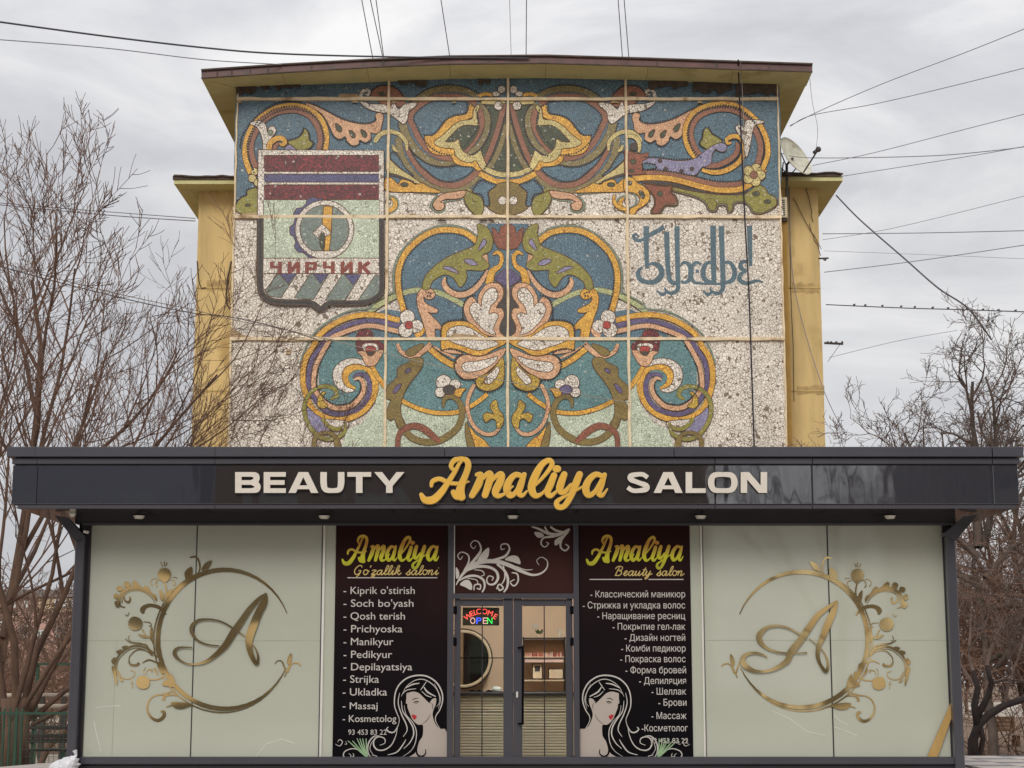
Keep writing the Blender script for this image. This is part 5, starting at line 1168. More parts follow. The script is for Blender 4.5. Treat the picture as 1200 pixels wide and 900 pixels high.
m = MB().box(XA+0.02, XB-0.02, YS+0.02, YS+0.16, PZ(770,YS)-0.07, PZ(770,YS)-0.016); m.obj('rack_front', bm[0], shf)
for lab, x0_, x1_, y0_, y1_, art in (('dark portrait frame standing on the lower shelf behind the right door', 623.5, 636, 777.5, 796, 0), ('landscape frame with a face and a page on the lower shelf', 642.5, 660.5, 783.5, 796, 1)):
    f_ = thing('picture_frame', lab, 'picture frame', tuple(P((x0_+x1_)/2, y1_, YS+0.1)))
    a = P(x0_, y0_, YS+0.1); b = P(x1_, y1_, YS+0.1)
    MB().box(a.x, b.x, YS+0.1, YS+0.12, b.z, a.z, 0.004).obj('frame', anth_d, f_)
    MB().box(a.x+0.012, b.x-0.012, YS+0.094, YS+0.0995, b.z+0.012, a.z-0.012).obj('picture', wood, f_)
    mx_ = (a.x+b.x)/2
    if art == 0: MB().box(mx_-0.035, mx_+0.035, YS+0.091, YS+0.0935, (a.z+b.z)/2+0.0, a.z-0.03).obj('print', anth, f_)
    else: MB().box(a.x+0.02, mx_-0.01, YS+0.091, YS+0.0935, b.z+0.015, a.z-0.02).obj('print', room_m, f_)
pp = thing('potted_plant', 'small potted plant on the top shelf behind the right door', 'plant', tuple(P(631,746.5,YS+0.12)))
base = P(631.5,746.5,YS+0.12); m = MB(); m.tube([base, base+Vector((0,0,0.04))], [0.02, 0.028], 8); m.obj('pot', wood, pp)
m = MB(); leafm = plain('houseplant_leaf', rgb(70,84,54), 0.5)
for k in range(16):
    a = rr.uniform(0, 6.28); l_ = rr.uniform(0.03, 0.06); t0 = base+Vector((0, 0, 0.04)); e_ = t0 + Vector((math.cos(a)*l_, math.sin(a)*l_, rr.uniform(0.02, 0.06)))
    m.tube([t0, e_], [0.003, 0.012], 4)
m.obj('leaves', leafm, pp)
cn = thing('cup', 'white cup on the top shelf at the right', 'cup', tuple(P(656,746.5,YS+0.12))); base = P(656.5,746.5,YS+0.12)
m = MB(); m.tube([base, base+Vector((0,0,0.10))], [0.022, 0.026], 10); m.obj('body', white_v, cn); m = MB(); m.tube([base+Vector((0.026,0,0.07)), base+Vector((0.045,0,0.05)), base+Vector((0.026,0,0.025))], 0.005, 5); m.obj('grip', white_v, cn)
MB().box(PX(623.5,735,YB-0.02), PX(631,735,YB-0.02), YB-0.02, YB-0.004, PZ(736.5,YB-0.02), PZ(731,YB-0.02), 0.003).obj('wall_switch', white_v, kio)
# small clutter on the desk
cl = thing('tissue_bag', 'crumpled white bag of tissues on the desk behind the left door', 'bag', tuple(P(582,811,YK+0.2)))
m = MB(); b0 = P(582,808,YK+0.2); m.sphere(b0, 0.055, 12, 8, (1.2, 0.8, 0.75)); q = m.v
for v in q: v += Vector((rr.uniform(-.006,.006), 0, rr.uniform(-.006,.006)))
m.obj('bag', plain('pale_blue_white', rgb(196,204,204), 0.6), cl)
for x_, lab in ((573,'black brush lying on the desk beside the white bag'),(553,'dark comb on the desk under the mirror'),(561,'dark bottle lying on the desk under the mirror')):
    b0 = P(x_,810.5,YK+0.15); m = MB(); m.tube([b0+Vector((-0.04,0,0.0)), b0+Vector((0.0,0,0.012)), b0+Vector((0.045,0,0.004))], [0.008,0.012,0.008], 6)
    o = m.obj('hair_brush', ink); tag(o, lab, 'brush' if 'brush' in lab else ('comb' if 'comb' in lab else 'bottle')); o.name = {'brush':'hair_brush','comb':'comb','bottle':'bottle'}[o['category']]
# WELCOME OPEN sign
YL = YF + 0.08
ls = thing('led_sign', 'small lit sign reading WELCOME OPEN hanging behind the left door glass', 'sign', tuple(P(563,733,YL)))
a = P(542.3,711.8,YL); b = P(585,733,YL); MB().box(a.x, b.x, YL, YL+0.02, b.z, a.z, 0.004).obj('board', plain('olive_black_board', rgb(72,62,50), 0.4), ls)
er = emit('red_led', (1.0, 0.10, 0.08, 1), 1.6); ew = emit('white_pink_led', (1.0, 0.55, 0.5, 1), 0.9); eb = emit('blue_led', (0.05, 0.10, 1.0, 1), 1.8); eg = emit('green_led', (0.03, 0.9, 0.12, 1), 1.3)
for k, (ch, x, y, r) in enumerate((('W',548.3,722.5,-32),('E',553,719,-22),('L',557,717.5,-12),('C',560.8,716.6,-6),('O',568,716.6,6),('M',574.6,718.6,16),('E',580.5,722.5,30))):
    o = text('letter', ch, 0, 0, 6.2, YL-0.004, er, None, 'L', None, 0.003, 0.02)
    me = o.data; xs = [v.co.x for v in me.vertices]; zs = [v.co.z for v in me.vertices]; cx_, cz_ = (min(xs)+max(xs))/2, (min(zs)+max(zs))/2; c_ = P(x, y, YL-0.004); ca, sa = math.cos(math.radians(-r)), math.sin(math.radians(-r)); s0 = scale_at(x,y,YL)/scale_at(0,0,YL)
    for v in me.vertices:
        dx, dz_ = (v.co.x-cx_)*s0, (v.co.z-cz_)*s0; v.co.x = c_.x+dx*ca-dz_*sa; v.co.z = c_.z+dx*sa+dz_*ca
    adopt(o, ls)
for ch, x, mt in (('O',551,ew),('P',558.2,eb),('E',565.3,ew),('N',571,eg)): text('letter', ch, x, 731, 7.4, YL-0.004, mt, ls, 'L', 6.0, 0.003, 0.02)
# ---------------- sign lettering on the fascia
lw_m = plain('ivory_acrylic', rgb(206,198,186), 0.4, noise=0.03); gold_l = plain('gold_acrylic', rgb(214,166,62), 0.38, noise=0.08, scale=2, coat=0.3)
letter_side = anth_d
YLt = YC - 0.055
def blockl(strokes, w, nm='sign_letter'):
    m = MB(); 
    for i, s_ in enumerate(strokes):
        if s_[0] == 'p':
            v, f = plate_geo(s_[1], YLt-0.0008*i, 0.05); m.add(v, f); continue
        q = cr([(p[0], p[1], p[2] if len(p) > 2 else w) for p in s_[1]], 6) if s_[0] == 'c' else [(p[0], p[1], p[2] if len(p) > 2 else w) for p in s_[1]]
        v, f = band_geo(q, YLt-0.0008*i, 0.05, False, 0.000003); m.add(v, f)
    o = m.obj(nm, [lw_m, letter_side], kio)
    for p in o.data.polygons:
        if abs(p.normal.y) < 0.5: p.material_index = 1
T1, B1 = 553.2, 577.6; HM = (T1+B1)/2
hz = 5.4; vt = 7.6
def BB(x, w=29): return [('l', [(x+vt/2,T1,vt),(x+vt/2,B1,vt)]), ('l', [(x,T1+hz/2,hz),(x+w-9,T1+hz/2,hz)]), ('l', [(x,HM,hz),(x+w-7,HM,hz)]), ('l', [(x,B1-hz/2,hz),(x+w-8,B1-hz/2,hz)]), ('c', [(x+w-10,T1+hz/2,hz),(x+w-4.5,T1+hz/2+1.5,7),(x+w-4.5,HM-hz/2,7),(x+w-10,HM,hz)]), ('c', [(x+w-10,HM,hz),(x+w-3.5,HM+hz/2,7),(x+w-3.5,B1-hz/2-1.5,7),(x+w-10,B1-hz/2,hz)])]
def EE(x, w=26): return [('l', [(x+vt/2,T1,vt),(x+vt/2,B1,vt)]), ('l', [(x,T1+hz/2,hz),(x+w,T1+hz/2,hz)]), ('l', [(x,HM,hz),(x+w-1.5,HM,hz)]), ('l', [(x,B1-hz/2,hz),(x+w,B1-hz/2,hz)])]
def AA(x, w=35): return [('p', [(x,B1),(x+w/2-5.6,T1),(x+w/2+0.6,T1),(x+w/2,T1+6.0),(x+8.6,B1)]), ('p', [(x+w,B1),(x+w/2+5.6,T1),(x+w/2-0.6,T1),(x+w/2,T1+6.0),(x+w-8.6,B1)]), ('l', [(x+8,B1-6.6,4.4),(x+w-8,B1-6.6,4.4)])]
def UU(x, w=28): return [('c', [(x+vt/2,T1,vt),(x+vt/2,HM+1,vt),(x+6,B1-4.2,6.6),(x+w/2,B1-hz/2,hz),(x+w-6,B1-4.2,6.6),(x+w-vt/2,HM+1,vt),(x+w-vt/2,T1,vt)])]
def TT_(x, w=28): return [('l', [(x,T1+hz/2,hz),(x+w,T1+hz/2,hz)]), ('l', [(x+w/2,T1,vt),(x+w/2,B1,vt)])]
def YY(x, w=34): return [('p', [(x,T1),(x+9.4,T1),(x+w/2+1.5,HM+0.5),(x+w/2+3.7,HM+4),(x+w/2-3.8,HM+4)]), ('p', [(x+w,T1),(x+w-9.4,T1),(x+w/2-1.5,HM+0.5),(x+w/2-3.7,HM+4),(x+w/2+3.8,HM+4)]), ('l', [(x+w/2,HM+1,vt),(x+w/2,B1,vt)])]
def SS(x, w=28): return [('c', [(x+w-3,T1+6.5,5),(x+w-8,T1+3,5.2),(x+w/2,T1+2.6,5.2),(x+5.5,T1+4.4,6.2),(x+5.5,T1+8.6,6.2),(x+w/2,HM,5.4),(x+w-5,HM+3.6,6.4),(x+w-5,B1-4.4,6.4),(x+w/2,B1-2.6,5.2),(x+7,B1-3,5.2),(x+1.5,B1-6.5,5)])]
def LL_(x, w=24): return [('l', [(x+vt/2,T1,vt),(x+vt/2,B1,vt)]), ('l', [(x,B1-hz/2,hz),(x+w,B1-hz/2,hz)])]
def OO(x, w=35): return [('c', [(x+w/2,T1+2.7,5.4),(x+w-7,T1+4,6.4),(x+w-3.8,HM,vt),(x+w-7,B1-4,6.4),(x+w/2,B1-2.7,5.4),(x+7,B1-4,6.4),(x+3.8,HM,vt),(x+7,T1+4,6.4),(x+w/2,T1+2.7,5.4)])]
def NN(x, w=31): return [('l', [(x+vt/2,T1,vt),(x+vt/2,B1,vt)]), ('l', [(x+w-vt/2,T1,vt),(x+w-vt/2,B1,vt)]), ('p', [(x,T1),(x+9.8,T1),(x+w,B1),(x+w-9.8,B1)])]
for g in (BB(275.5), EE(309,26), AA(338,35), UU(375.5,28), TT_(407,28), YY(438.5,35.5), SS(734,28), AA(766,34), LL_(803.5,23.5), OO(829.5,35), NN(868,31)): blockl(g, 6)
nk0 = len(kio.children)
amaliya(480, 520, 0.2, 0.2, YLt-0.012, gold_l, 0.01, 'sign_letter', kio, 0.2, -0.5)
amaliya(480, 520, 0.2, 0.2, YLt-0.002, plain('pale_gold_edge', rgb(232,196,112), 0.3, metal=0.2), 0.045, 'letter_rim', kio, 0.2, 0.9)
for o in kio.children:
    if o.name.startswith(('sign_letter', 'letter_rim')) and len(o.data.materials) == 1:
        o.data.materials.append(letter_side)
        for p in o.data.polygons:
            if abs(p.normal.y) < 0.5: p.material_index = 1
# spot lamps under the canopy
for x in (163, 380, 601, 821, 1043):
    b0 = P(x, 604.5, YF-0.42); m = MB(); m.tube([b0+Vector((0,0,0.09)), b0+Vector((0,0,0.02))], 0.03, 8); m.tube([b0+Vector((0,0,0.02)), b0], [0.075,0.085], 12); m.obj('spot_lamp', anth_d, kio)
    m = MB(); m.tube([b0+Vector((0,0,0.0)), b0-Vector((0,0,0.035))], [0.07, 0.05], 12); m.obj('lamp_lens', silver, kio)
m = MB(); b0 = P(85,602,YF-0.3); m.sphere(b0, 0.045); b1 = P(101,623.5,YF-0.25); m.tube([b1+Vector((-0.03,0,0.01)), b1+Vector((0.03,0,-0.005))], 0.02, 8); m.obj('camera_dome', silver, kio)

# ---------------- gold ornaments and monograms on the side windows
gold_f = plain('brushed_gold_foil', rgb(222,196,140,1.0), 0.13, metal=0.92, noise=0.15, scale=1.0, bump=6.0, coat=0.0, detail=1)
P1_, P2_, P3_ = tile(120,640), tile(120,730), tile(200,660)
YO = YP - 0.008
def arc(cx_, cy_, rx, ry, a0, a1, w, n_=24):
    out_ = []
    for k in range(n_+1):
        t = k/n_; a = math.radians(a0+(a1-a0)*t); ww = w*min(1, 0.15+math.sin(math.pi*t)*1.3); out_.append((cx_+rx*math.cos(a), cy_-ry*math.sin(a), ww))
    return out_
def floral(fx, ring_c, mat):
    ident = lambda p: p
    wreath = MB().add(*band_geo([fx(p) for p in arc(ring_c[0], ring_c[1], ring_c[2], ring_c[3], 22, 336, 5.2, 40)], YO-0.005, 0.002, False, 0.00002)).obj('gold_wreath', mat, kio)
    MB().add(*band_geo([fx(p) for p in arc(ring_c[0]-3, ring_c[1]+1.5, ring_c[2]+2.0, ring_c[3]+3, 105, 318, 1.6, 30)], YO-0.001, 0.002, False, 0.00002)).obj('wreath_line', mat, wreath)
    orn_st(P1_, [[(478,485,8),(440,430,20),(400,395,26),(330,368,26),(260,365,26),(200,388,26),(160,430,26),(148,480,24),(160,525,14),(200,538,8)], [(465,500,5),(420,440,8),(350,395,9),(280,388,9),(220,405,9),(180,450,9),(172,500,8)], [(192,440,8),(198,478,14),(232,492,20),(245,458,14),(235,445,10)], [(545,310,14),(560,380,14),(555,480,14)], [(528,302,5),(490,292,8),(468,330,8),(482,356,10)], [(440,350,8),(424,318,7),(440,290,6),(480,284,5)], [(592,292,5),(628,305,8),(636,340,7),(615,345,5)], [(610,275,4),(650,275,6),(655,290,4)], [(530,180,8),(512,142,7)], [(545,175,8),(545,135,8)], [(555,175,8),(570,142,7)],
        [(560,600,10),(500,540,30),(430,520,30),(380,530,36),(352,560,46),(360,592,20)], [(770,100,12),(820,94,18),(850,140,16),(856,200,14),(835,250,8)], [(350,730,12),(380,780,12),(430,820,14),(450,870,8)], [(360,665,5),(410,670,8),(430,690,7),(405,705,6)], [(240,780,5),(225,810,6),(250,830,4)], [(200,600,6),(220,612,6),(235,580,5)]],
        [[(110,415),(140,430),(128,465),(98,450)], [(125,360),(165,350),(180,385),(135,395)], [(188,325),(225,312),(245,355),(200,360)], [(262,320),(290,308),(335,362),(280,360)], [(365,355),(395,352),(420,395),(385,385)], [(440,420),(468,430),(480,470),(450,450)], [(105,490),(140,480),(150,530),(120,535)],
         [(543,190),(585,205),(602,250),(580,295),(548,318),(512,295),(486,250),(505,205)], [(500,380),(535,415),(540,470),(510,470)], [(610,375),(600,425),(560,460),(568,410)], [(285,618),(335,640),(352,680),(330,725),(280,740),(235,712),(228,665),(250,630)], [(430,700),(445,760),(430,830),(415,780)], [(310,770),(360,780),(400,805),(350,802)], [(868,212),(900,152),(962,125),(935,188),(895,208)], [(740,310),(722,230),(785,180),(790,260),(775,300)]], mat, wreath, YO, 'gold_scroll', 'gold_leaf', 1.0, fx)
    orn_st(P2_, [[(485,300,8),(420,240,16),(330,202,18),(250,208,18),(170,258,18),(125,320,16),(112,400,16),(145,460,12),(210,492,8),(270,472,7),(282,432,7),(245,415,6)], [(480,310,4),(420,262,6),(330,222,6),(250,230,6),(185,275,6),(140,330,6),(128,400,6),(160,455,6)], [(350,352,6),(410,325,14),(480,350,12)], [(232,335,14),(250,368,18),(300,370,22),(322,350,24)], [(440,290,8),(380,242,10),(300,238,10),(242,290,8),(232,335,8)], [(385,450,5),(395,415,8),(435,410,12),(430,435,8)], [(370,460,4),(362,420,5),(380,390,5)], [(400,500,8),(480,495,12),(540,470,8)], [(265,530,5),(245,530,6)], [(262,540,6),(262,575,6)], [(270,530,5),(248,500,5)],
        [(640,590,10),(540,625,12),(460,640,12),(410,685,14),(394,760,18),(430,830,22),(490,856,28),(538,822,30),(540,782,26),(512,778,14)], [(660,640,8),(600,630,16),(550,640,22),(535,680,26)], [(560,740,6),(640,720,14),(800,730,12)], [(480,60,5),(470,150,6),(470,240,6),(490,300,6)], [(200,140,5),(250,170,12),(330,180,14),(400,200,10)]],
        [[(170,210),(215,200),(235,222),(190,232)], [(122,248),(165,232),(180,256),(138,270)], [(78,330),(108,300),(118,330),(92,362)], [(80,390),(100,380),(125,440),(100,460)], [(90,430),(118,455),(130,510),(122,545)], [(140,480),(180,500),(165,515)], [(370,180),(395,200),(440,265),(400,240)], [(350,465),(400,480),(415,525),(398,568),(350,580),(308,560),(296,520),(312,480)], [(450,400),(470,405),(490,460),(470,440)], [(600,700),(680,695),(780,718),(710,752),(640,748)], [(520,540),(570,500),(620,520),(640,560),(590,560)], [(540,430),(570,420),(580,470),(560,470)], [(600,440),(640,520),(620,540),(585,500)], [(480,350),(530,350),(545,440),(500,420)]], mat, wreath, YO, 'gold_scroll', 'gold_leaf', 1.0, fx)
    orn_st(P3_, [[(915,885,5),(940,858,8),(975,862,12),(995,900,14),(1010,960,10)], [(1140,902,10),(1125,882,12),(1085,875,12),(1055,895,14),(1030,960,10)], [(1000,1000,8),(1030,930,12),(1040,900,8)]], [[(1058,788),(1066,835),(1045,892),(1022,875),(1030,830)]], mat, wreath, YO, 'gold_scroll', 'gold_leaf', 1.0, fx)
    return wreath
floral(lambda p: p, (263.5, 749, 78.5, 81.5), gold_f)
floral(lambda p: tuple([1197.5-p[0], p[1]+1.0] + list(p[2:])), (258.5, 748.5, 78, 79.5), gold_f)
def mono(T, strokes, mat, YY_):
    m = MB()
    for i, s_ in enumerate(strokes):
        v, f = band_geo(cr(T(s_), 6), YY_-0.0007*i, 0.002, False, 0.00001); m.add(v, f)
    m.obj('gold_monogram', mat, kio)
mono(P3_, [[(838,262,6),(780,308,30),(695,400,45),(620,510,55),(550,610,62),(480,720,55),(400,800,40),(320,858,26),(240,884,16),(150,884,14),(85,855,18),(40,810,34),(36,770,30),(80,740,18),(190,742,10)], [(842,262,8),(822,340,56),(770,440,66),(722,560,70),(690,660,66),(690,740,52),(715,820,44),(755,885,30),(768,830,20),(750,760,14),(700,680,6)], [(662,645,8),(590,600,12),(500,540,14),(420,505,14),(320,492,16),(235,505,24),(185,560,36),(192,620,32),(240,680,18),(330,716,14),(430,728,10)]], gold_f, YO-0.02)
P7_ = tile(840,740)
s1 = tile(860,650)([(908,402,6),(845,450,30),(742,530,46),(662,640,58),(580,760,62),(500,860,62)]) + P7_([(620,255,52),(530,318,36),(430,350,22),(330,346,32),(252,302,50),(226,250,46),(260,202,30),(330,188,22),(400,202,18),(445,228,8)])
s2 = tile(860,650)([(912,402,8),(880,490,50),(822,620,62),(782,720,52),(745,810,42)]) + P7_([(888,215,36),(912,290,26),(960,352,30),(978,290,22),(962,220,16),(915,150,10),(810,62,8)])
s3 = tile(860,650)([(650,735,6),(580,700,14),(480,645,16),(380,625,20),(292,640,30),(228,700,50),(230,760,46),(290,820,26),(380,855,18),(480,865,14),(645,862,12)])
mono(lambda q: q, [s1, s2, s3], gold_f, YO-0.02)
# ---------------- board left leaning behind the right-hand pane edge, plastic bag
ply = plain('ochre_board', rgb(172,138,80), 0.7, noise=0.2, scale=6, stretch=(1, 1, 0.15))
bo = thing('leaning_board', 'ochre wooden board leaning in the right corner of the salon window', 'board', tuple(P(1097,888,YF-0.06)))
v, f = plate_geo([(1115,822),(1117,836),(1098,889),(1086,889)], YF-0.085, 0.02); mesh('board', v, f, ply, bo)
bag = thing('plastic_bag', 'crumpled white plastic bag at the foot of the left column', 'bag', tuple(P(75,905,YF-0.35)))
m = MB(); rb = random.Random(11); b0 = P(75,899,YF-0.35); m.sphere(b0, 0.15, 16, 12, (1.1, 0.8, 0.8))
for v in m.v:
    d_ = (v-b0); k = 1+rb.uniform(-0.16, 0.16); v.x = b0.x+d_.x*k+max(0, d_.z)*0.6; v.z = b0.z+d_.z*k; v.y = b0.y+d_.y*k
m.tube([b0+Vector((0.09,0,0.08)), b0+Vector((0.14,0,0.14)), b0+Vector((0.12,0,0.2))], [0.05,0.015,0.03], 7)
m.obj('bag', plain('white_polythene', rgb(206,206,210), 0.35, noise=0.1), bag)
# ================================================================== TREES
bark = plain('brown_bark', rgb(92,70,56), 0.9, noise=0.35, scale=7, bump=0.6, stretch=(1, 1, 0.3)); twig_m = plain('red_brown_twigs', rgb(104,78,64), 0.9, noise=0.2, scale=3)
bark_g = plain('grey_bark', rgb(84,72,64), 0.9, noise=0.35, scale=7, bump=0.6, stretch=(1, 1, 0.3)); twig_g = plain('grey_brown_twigs', rgb(96,80,72), 0.9, noise=0.2, scale=3)
hedge_m = plain('red_brown_shrub', rgb(120,92,76), 0.9, noise=0.25, scale=3)
def grow(rnd, big, small, p, d, L_, r, lvl, maxl, up=0.18, wob=0.22, kids=(4, 6), spread=(0.45, 0.95), ratio=0.62, minr=0.006, out=None):
    nseg = 7 if lvl < 2 else (5 if lvl < 3 else 4)
    pts = [p.copy()]; rs = [r]; d = d.normalized(); q = p.copy(); dirs = [d.copy()]
    for i in range(nseg):
        d = (d + Vector((rnd.gauss(0, wob), rnd.gauss(0, wob), rnd.gauss(0, wob)))*0.5 + Vector((0, 0, up*(0.3 if lvl == 0 else 1)))*0.5).normalized()
        q = q + d*(L_/nseg); pts.append(q.copy()); rs.append(max(minr*0.7, r*(1-0.72*(i+1)/nseg))); dirs.append(d.copy())
    (big if r > 0.035 else small).tube(pts, rs, 6 if r > 0.035 else 3, False)
    if lvl >= maxl: return
    nk = rnd.randint(*kids) + (2 if lvl == 0 else 0)
    for k in range(nk):
        t = 0.25 + 0.75*(k+rnd.random())/nk; i = min(nseg-1, int(t*nseg)); f = t*nseg-i
        b = pts[i].lerp(pts[i+1], min(1, f)); dd = dirs[min(i+1, nseg)]
        a = rnd.uniform(0, 2*math.pi); s = rnd.uniform(*spread)
        u_ = dd.cross(Vector((0.3, 0.2, 1))).normalized(); w_ = dd.cross(u_)
        nd = (dd*math.cos(s) + (u_*math.cos(a)+w_*math.sin(a))*math.sin(s))
        nr = max(minr, min(rs[i]*0.7, r*ratio))
        grow(rnd, big, small, b, nd, L_*ratio*rnd.uniform(0.75, 1.15)*(1.15-0.35*t), nr, lvl+1, maxl, up, wob, kids, spread, ratio, minr)
def tree(name, label, base, stems, seed, maxl, bm_, tm_, group=None, cat='tree', **kw):
    rnd = random.Random(seed); big, small = MB(), MB(); t = thing(name, label, cat, tuple(base), group)
    for off, d, L_, r in stems: grow(rnd, big, small, Vector(base)+Vector(off), Vector(d), L_, r, 0, maxl, **kw)
    big.obj('trunk', bm_, t, True); small.obj('crown', tm_, t); print(name, len(big.f), len(small.f)); return t
YTR = 30.0
b0 = P(15, 905, YTR); b0.z = 0
tree('bare_tree', 'large bare many-stemmed tree spreading beside the left of the salon', b0,
  [((0,0,1.2),(0.05,0,1),7.6,0.072), ((0.1,0.1,1.2),(0.22,0.05,1),6.6,0.066), ((0.2,0,1.0),(0.46,0,1),5.8,0.06), ((0.2,-0.2,1.2),(0.72,-0.05,1),5.2,0.05), ((-0.2,0,1.2),(-0.15,0.1,1),6.4,0.07), ((0.25,0.1,1.0),(1.0,0.05,0.9),5.2,0.046), ((0,-0.2,1),(0.34,-0.1,1),5.8,0.05), ((-0.3,0,0.9),(-0.5,0.1,1),5.5,0.05), ((0.25,0.1,0.9),(1.2,0.05,0.55),5.0,0.04), ((-2.0,0.2,1.8),(1,0,0.62),5.6,0.04)],
  5, 4, bark, twig_m, up=0.14, wob=0.17, kids=(3, 5), spread=(0.3, 0.85), ratio=0.54, minr=0.0055)
# stump-like bole at its base
bole = MB(); bole.tube([b0+Vector((0,0,-0.1)), b0+Vector((0.02,0,0.7)), b0+Vector((0,0,1.35))], [0.27, 0.22, 0.25], 14); bole.obj('bole', bark, bpy.data.objects['bare_tree'], True)
b2 = Vector((-10.1, 35, 0))
tree('bare_tree', 'tall thin bare tree farther back at the left frame edge', b2, [((0,0,0),(0.02,0,1),10.0,0.12), ((0,0,2.5),(0.25,0,1),7.6,0.07), ((0,0,2.0),(-0.3,0,1),7.0,0.07)], 9, 4, bark, twig_m, up=0.2, wob=0.15, kids=(4, 5), spread=(0.4, 0.9), ratio=0.52, minr=0.009)
# right trees
b3 = P(1160, 800, 34); b3.z = 0
tree('bare_tree', 'dark gnarled bare tree rising behind the right end of the salon roof', b3,
  [((0,0,0),(-0.05,0,1),4.6,0.11), ((-0.1,0,4.2),(0.05,0,1),3.3,0.10), ((-0.1,0,4.2),(0.7,0.1,1),3.3,0.08), ((-0.1,0,4.0),(-0.8,0.1,0.9),3.0,0.07), ((0,0,3.6),(1.1,0,0.7),3.2,0.065), ((0,0,3.4),(-1,0.1,0.45),3.4,0.055), ((0,0,4.2),(0.35,-0.3,1),3.4,0.07), ((0,0,3.0),(1.2,0.2,0.3),3.0,0.05)], 21, 4, bark_g, twig_g, up=0.10, wob=0.34, kids=(4, 5), spread=(0.5, 1.1), ratio=0.55, minr=0.0065)
b4 = P(1042, 800, 36); b4.z = 0
tree('bare_tree', 'small bare tree between the yellow wall and the gnarled tree', b4,
  [((0,0,0),(0,0,1),4.6,0.09), ((0,0,3.6),(-0.35,0,1),2.6,0.05), ((0,0,3.8),(0.45,0,1),2.5,0.05), ((0,0,3.6),(0.05,0,1),2.6,0.05), ((0,0,3.6),(-0.7,0,0.9),2.2,0.04)], 33, 4, bark_g, twig_g, up=0.12, wob=0.28, kids=(3, 4), spread=(0.45, 1.0), ratio=0.55, minr=0.008)
b5 = P(1215, 800, 40); b5.z = 0
tree('bare_tree', 'bare tree at the right frame edge with a whitewashed trunk', b5, [((0,0,0),(0.0,0,1),4.5,0.20), ((0,0,3.0),(-0.3,0,1),3.8,0.10), ((0,0,3.0),(0.3,0,1),3.8,0.10), ((0,0,3.0),(-0.8,0,0.8),3.2,0.07)], 44, 4, bark_g, twig_g, up=0.12, wob=0.3, kids=(3, 5), spread=(0.5, 1.0), ratio=0.56, minr=0.010)
wt_ = MB(); wt_.tube([b5+Vector((0,0,0)), b5+Vector((0,0,1.25))], [0.27, 0.235], 14); wt_.obj('whitewash', plain('flaking_whitewash', rgb(176,150,118), 0.9, noise=0.3, scale=5), bpy.data.objects['bare_tree.004'] if 'bare_tree.004' in bpy.data.objects else None)
# crooked low tree
b6 = P(1143, 905, 29); b6.z = 0
t6 = thing('crooked_tree', 'dark crooked low tree bending right beside the terrace', 'tree', tuple(b6))
def at(x, y, Y): return P(x, y, Y)
m = MB(); m.tube([at(1141,905,29), at(1140,868,29), at(1146,850,29), at(1158,838,29), at(1178,826,29), at(1198,820,29), at(1225,818,29)], [0.10,0.085,0.075,0.07,0.06,0.055,0.045], 8)
m.tube([at(1148,848,29), at(1152,866,29), at(1146,895,29.1), at(1146,912,29.1)], [0.05,0.045,0.04,0.038], 7)
m.tube([at(1146,850,29), at(1142,826,29), at(1146,806,29), at(1140,786,29)], [0.075,0.06,0.05,0.04], 8); m.tube([at(1146,838,29), at(1158,816,29.1), at(1162,800,29), at(1156,780,29)], [0.06,0.05,0.045,0.035], 8)
m.obj('trunk', plain('near_black_bark', rgb(40,31,29), 0.9, noise=0.3, scale=8, bump=0.6), t6, True)
rnd = random.Random(8); sm_ = MB(); bg_ = MB()
for (x, y, dx, dz) in ((1140,786,-0.2,1),(1156,780,0.3,1),(1198,820,0.5,0.8),(1178,826,0.1,1),(1146,806,-0.6,0.6),(1162,800,0.7,0.6)):
    grow(rnd, bg_, sm_, at(x,y,29), Vector((dx, 0, dz)), 1.6, 0.034, 1, 4, up=0.0, wob=0.4, kids=(5, 7), spread=(0.5, 1.2), ratio=0.6, minr=0.005)
sm_.obj('crown', twig_g, t6)
# brown shrub masses (uncountable twigs)
def thicket(nm, label, x0_, x1_, y0_, y1_, h0, h1, n_, seed, mat, lean=0.5, zb=0.0):
    rnd = random.Random(seed); m = MB()
    for k in range(n_):
        x = rnd.uniform(x0_, x1_); y = rnd.uniform(y0_, y1_); h = rnd.uniform(h0, h1); p = Vector((x, y, rnd.uniform(zb, max(zb+0.1, h*0.45)) if k % 12 else 0)); h = h if k % 12 else h*1.3; d = Vector((rnd.gauss(0, lean), rnd.gauss(0, lean*0.6), 1)).normalized()
        grow(rnd, m, m, p, d, h*0.6, 0.014, 2, 4, up=0.0, wob=0.5, kids=(3, 4), spread=(0.5, 1.3), ratio=0.62, minr=0.006)
    o = m.obj(nm, mat, None, kind='stuff'); tag(o, label, 'shrubs'); print(nm, len(m.f)); return o
thicket('shrub_mass', 'dense leafless red-brown thicket at the right of the salon', 8.8, 14.5, 34, 40, 2.6, 5.6, 620, 3, hedge_m, 0.8, 1.5)
thicket('shrub_mass', 'leafless brown hedge beyond the green fence at the left', -17.5, -12.4, 48, 56, 2.2, 3.6, 260, 4, hedge_m, 0.8)
thicket('shrub_mass', 'tangle of low brown branches behind the left tree', -13.0, -9.4, 38.5, 43, 2.6, 3.4, 80, 6, twig_m, 1.6)
def pergola():
    pass
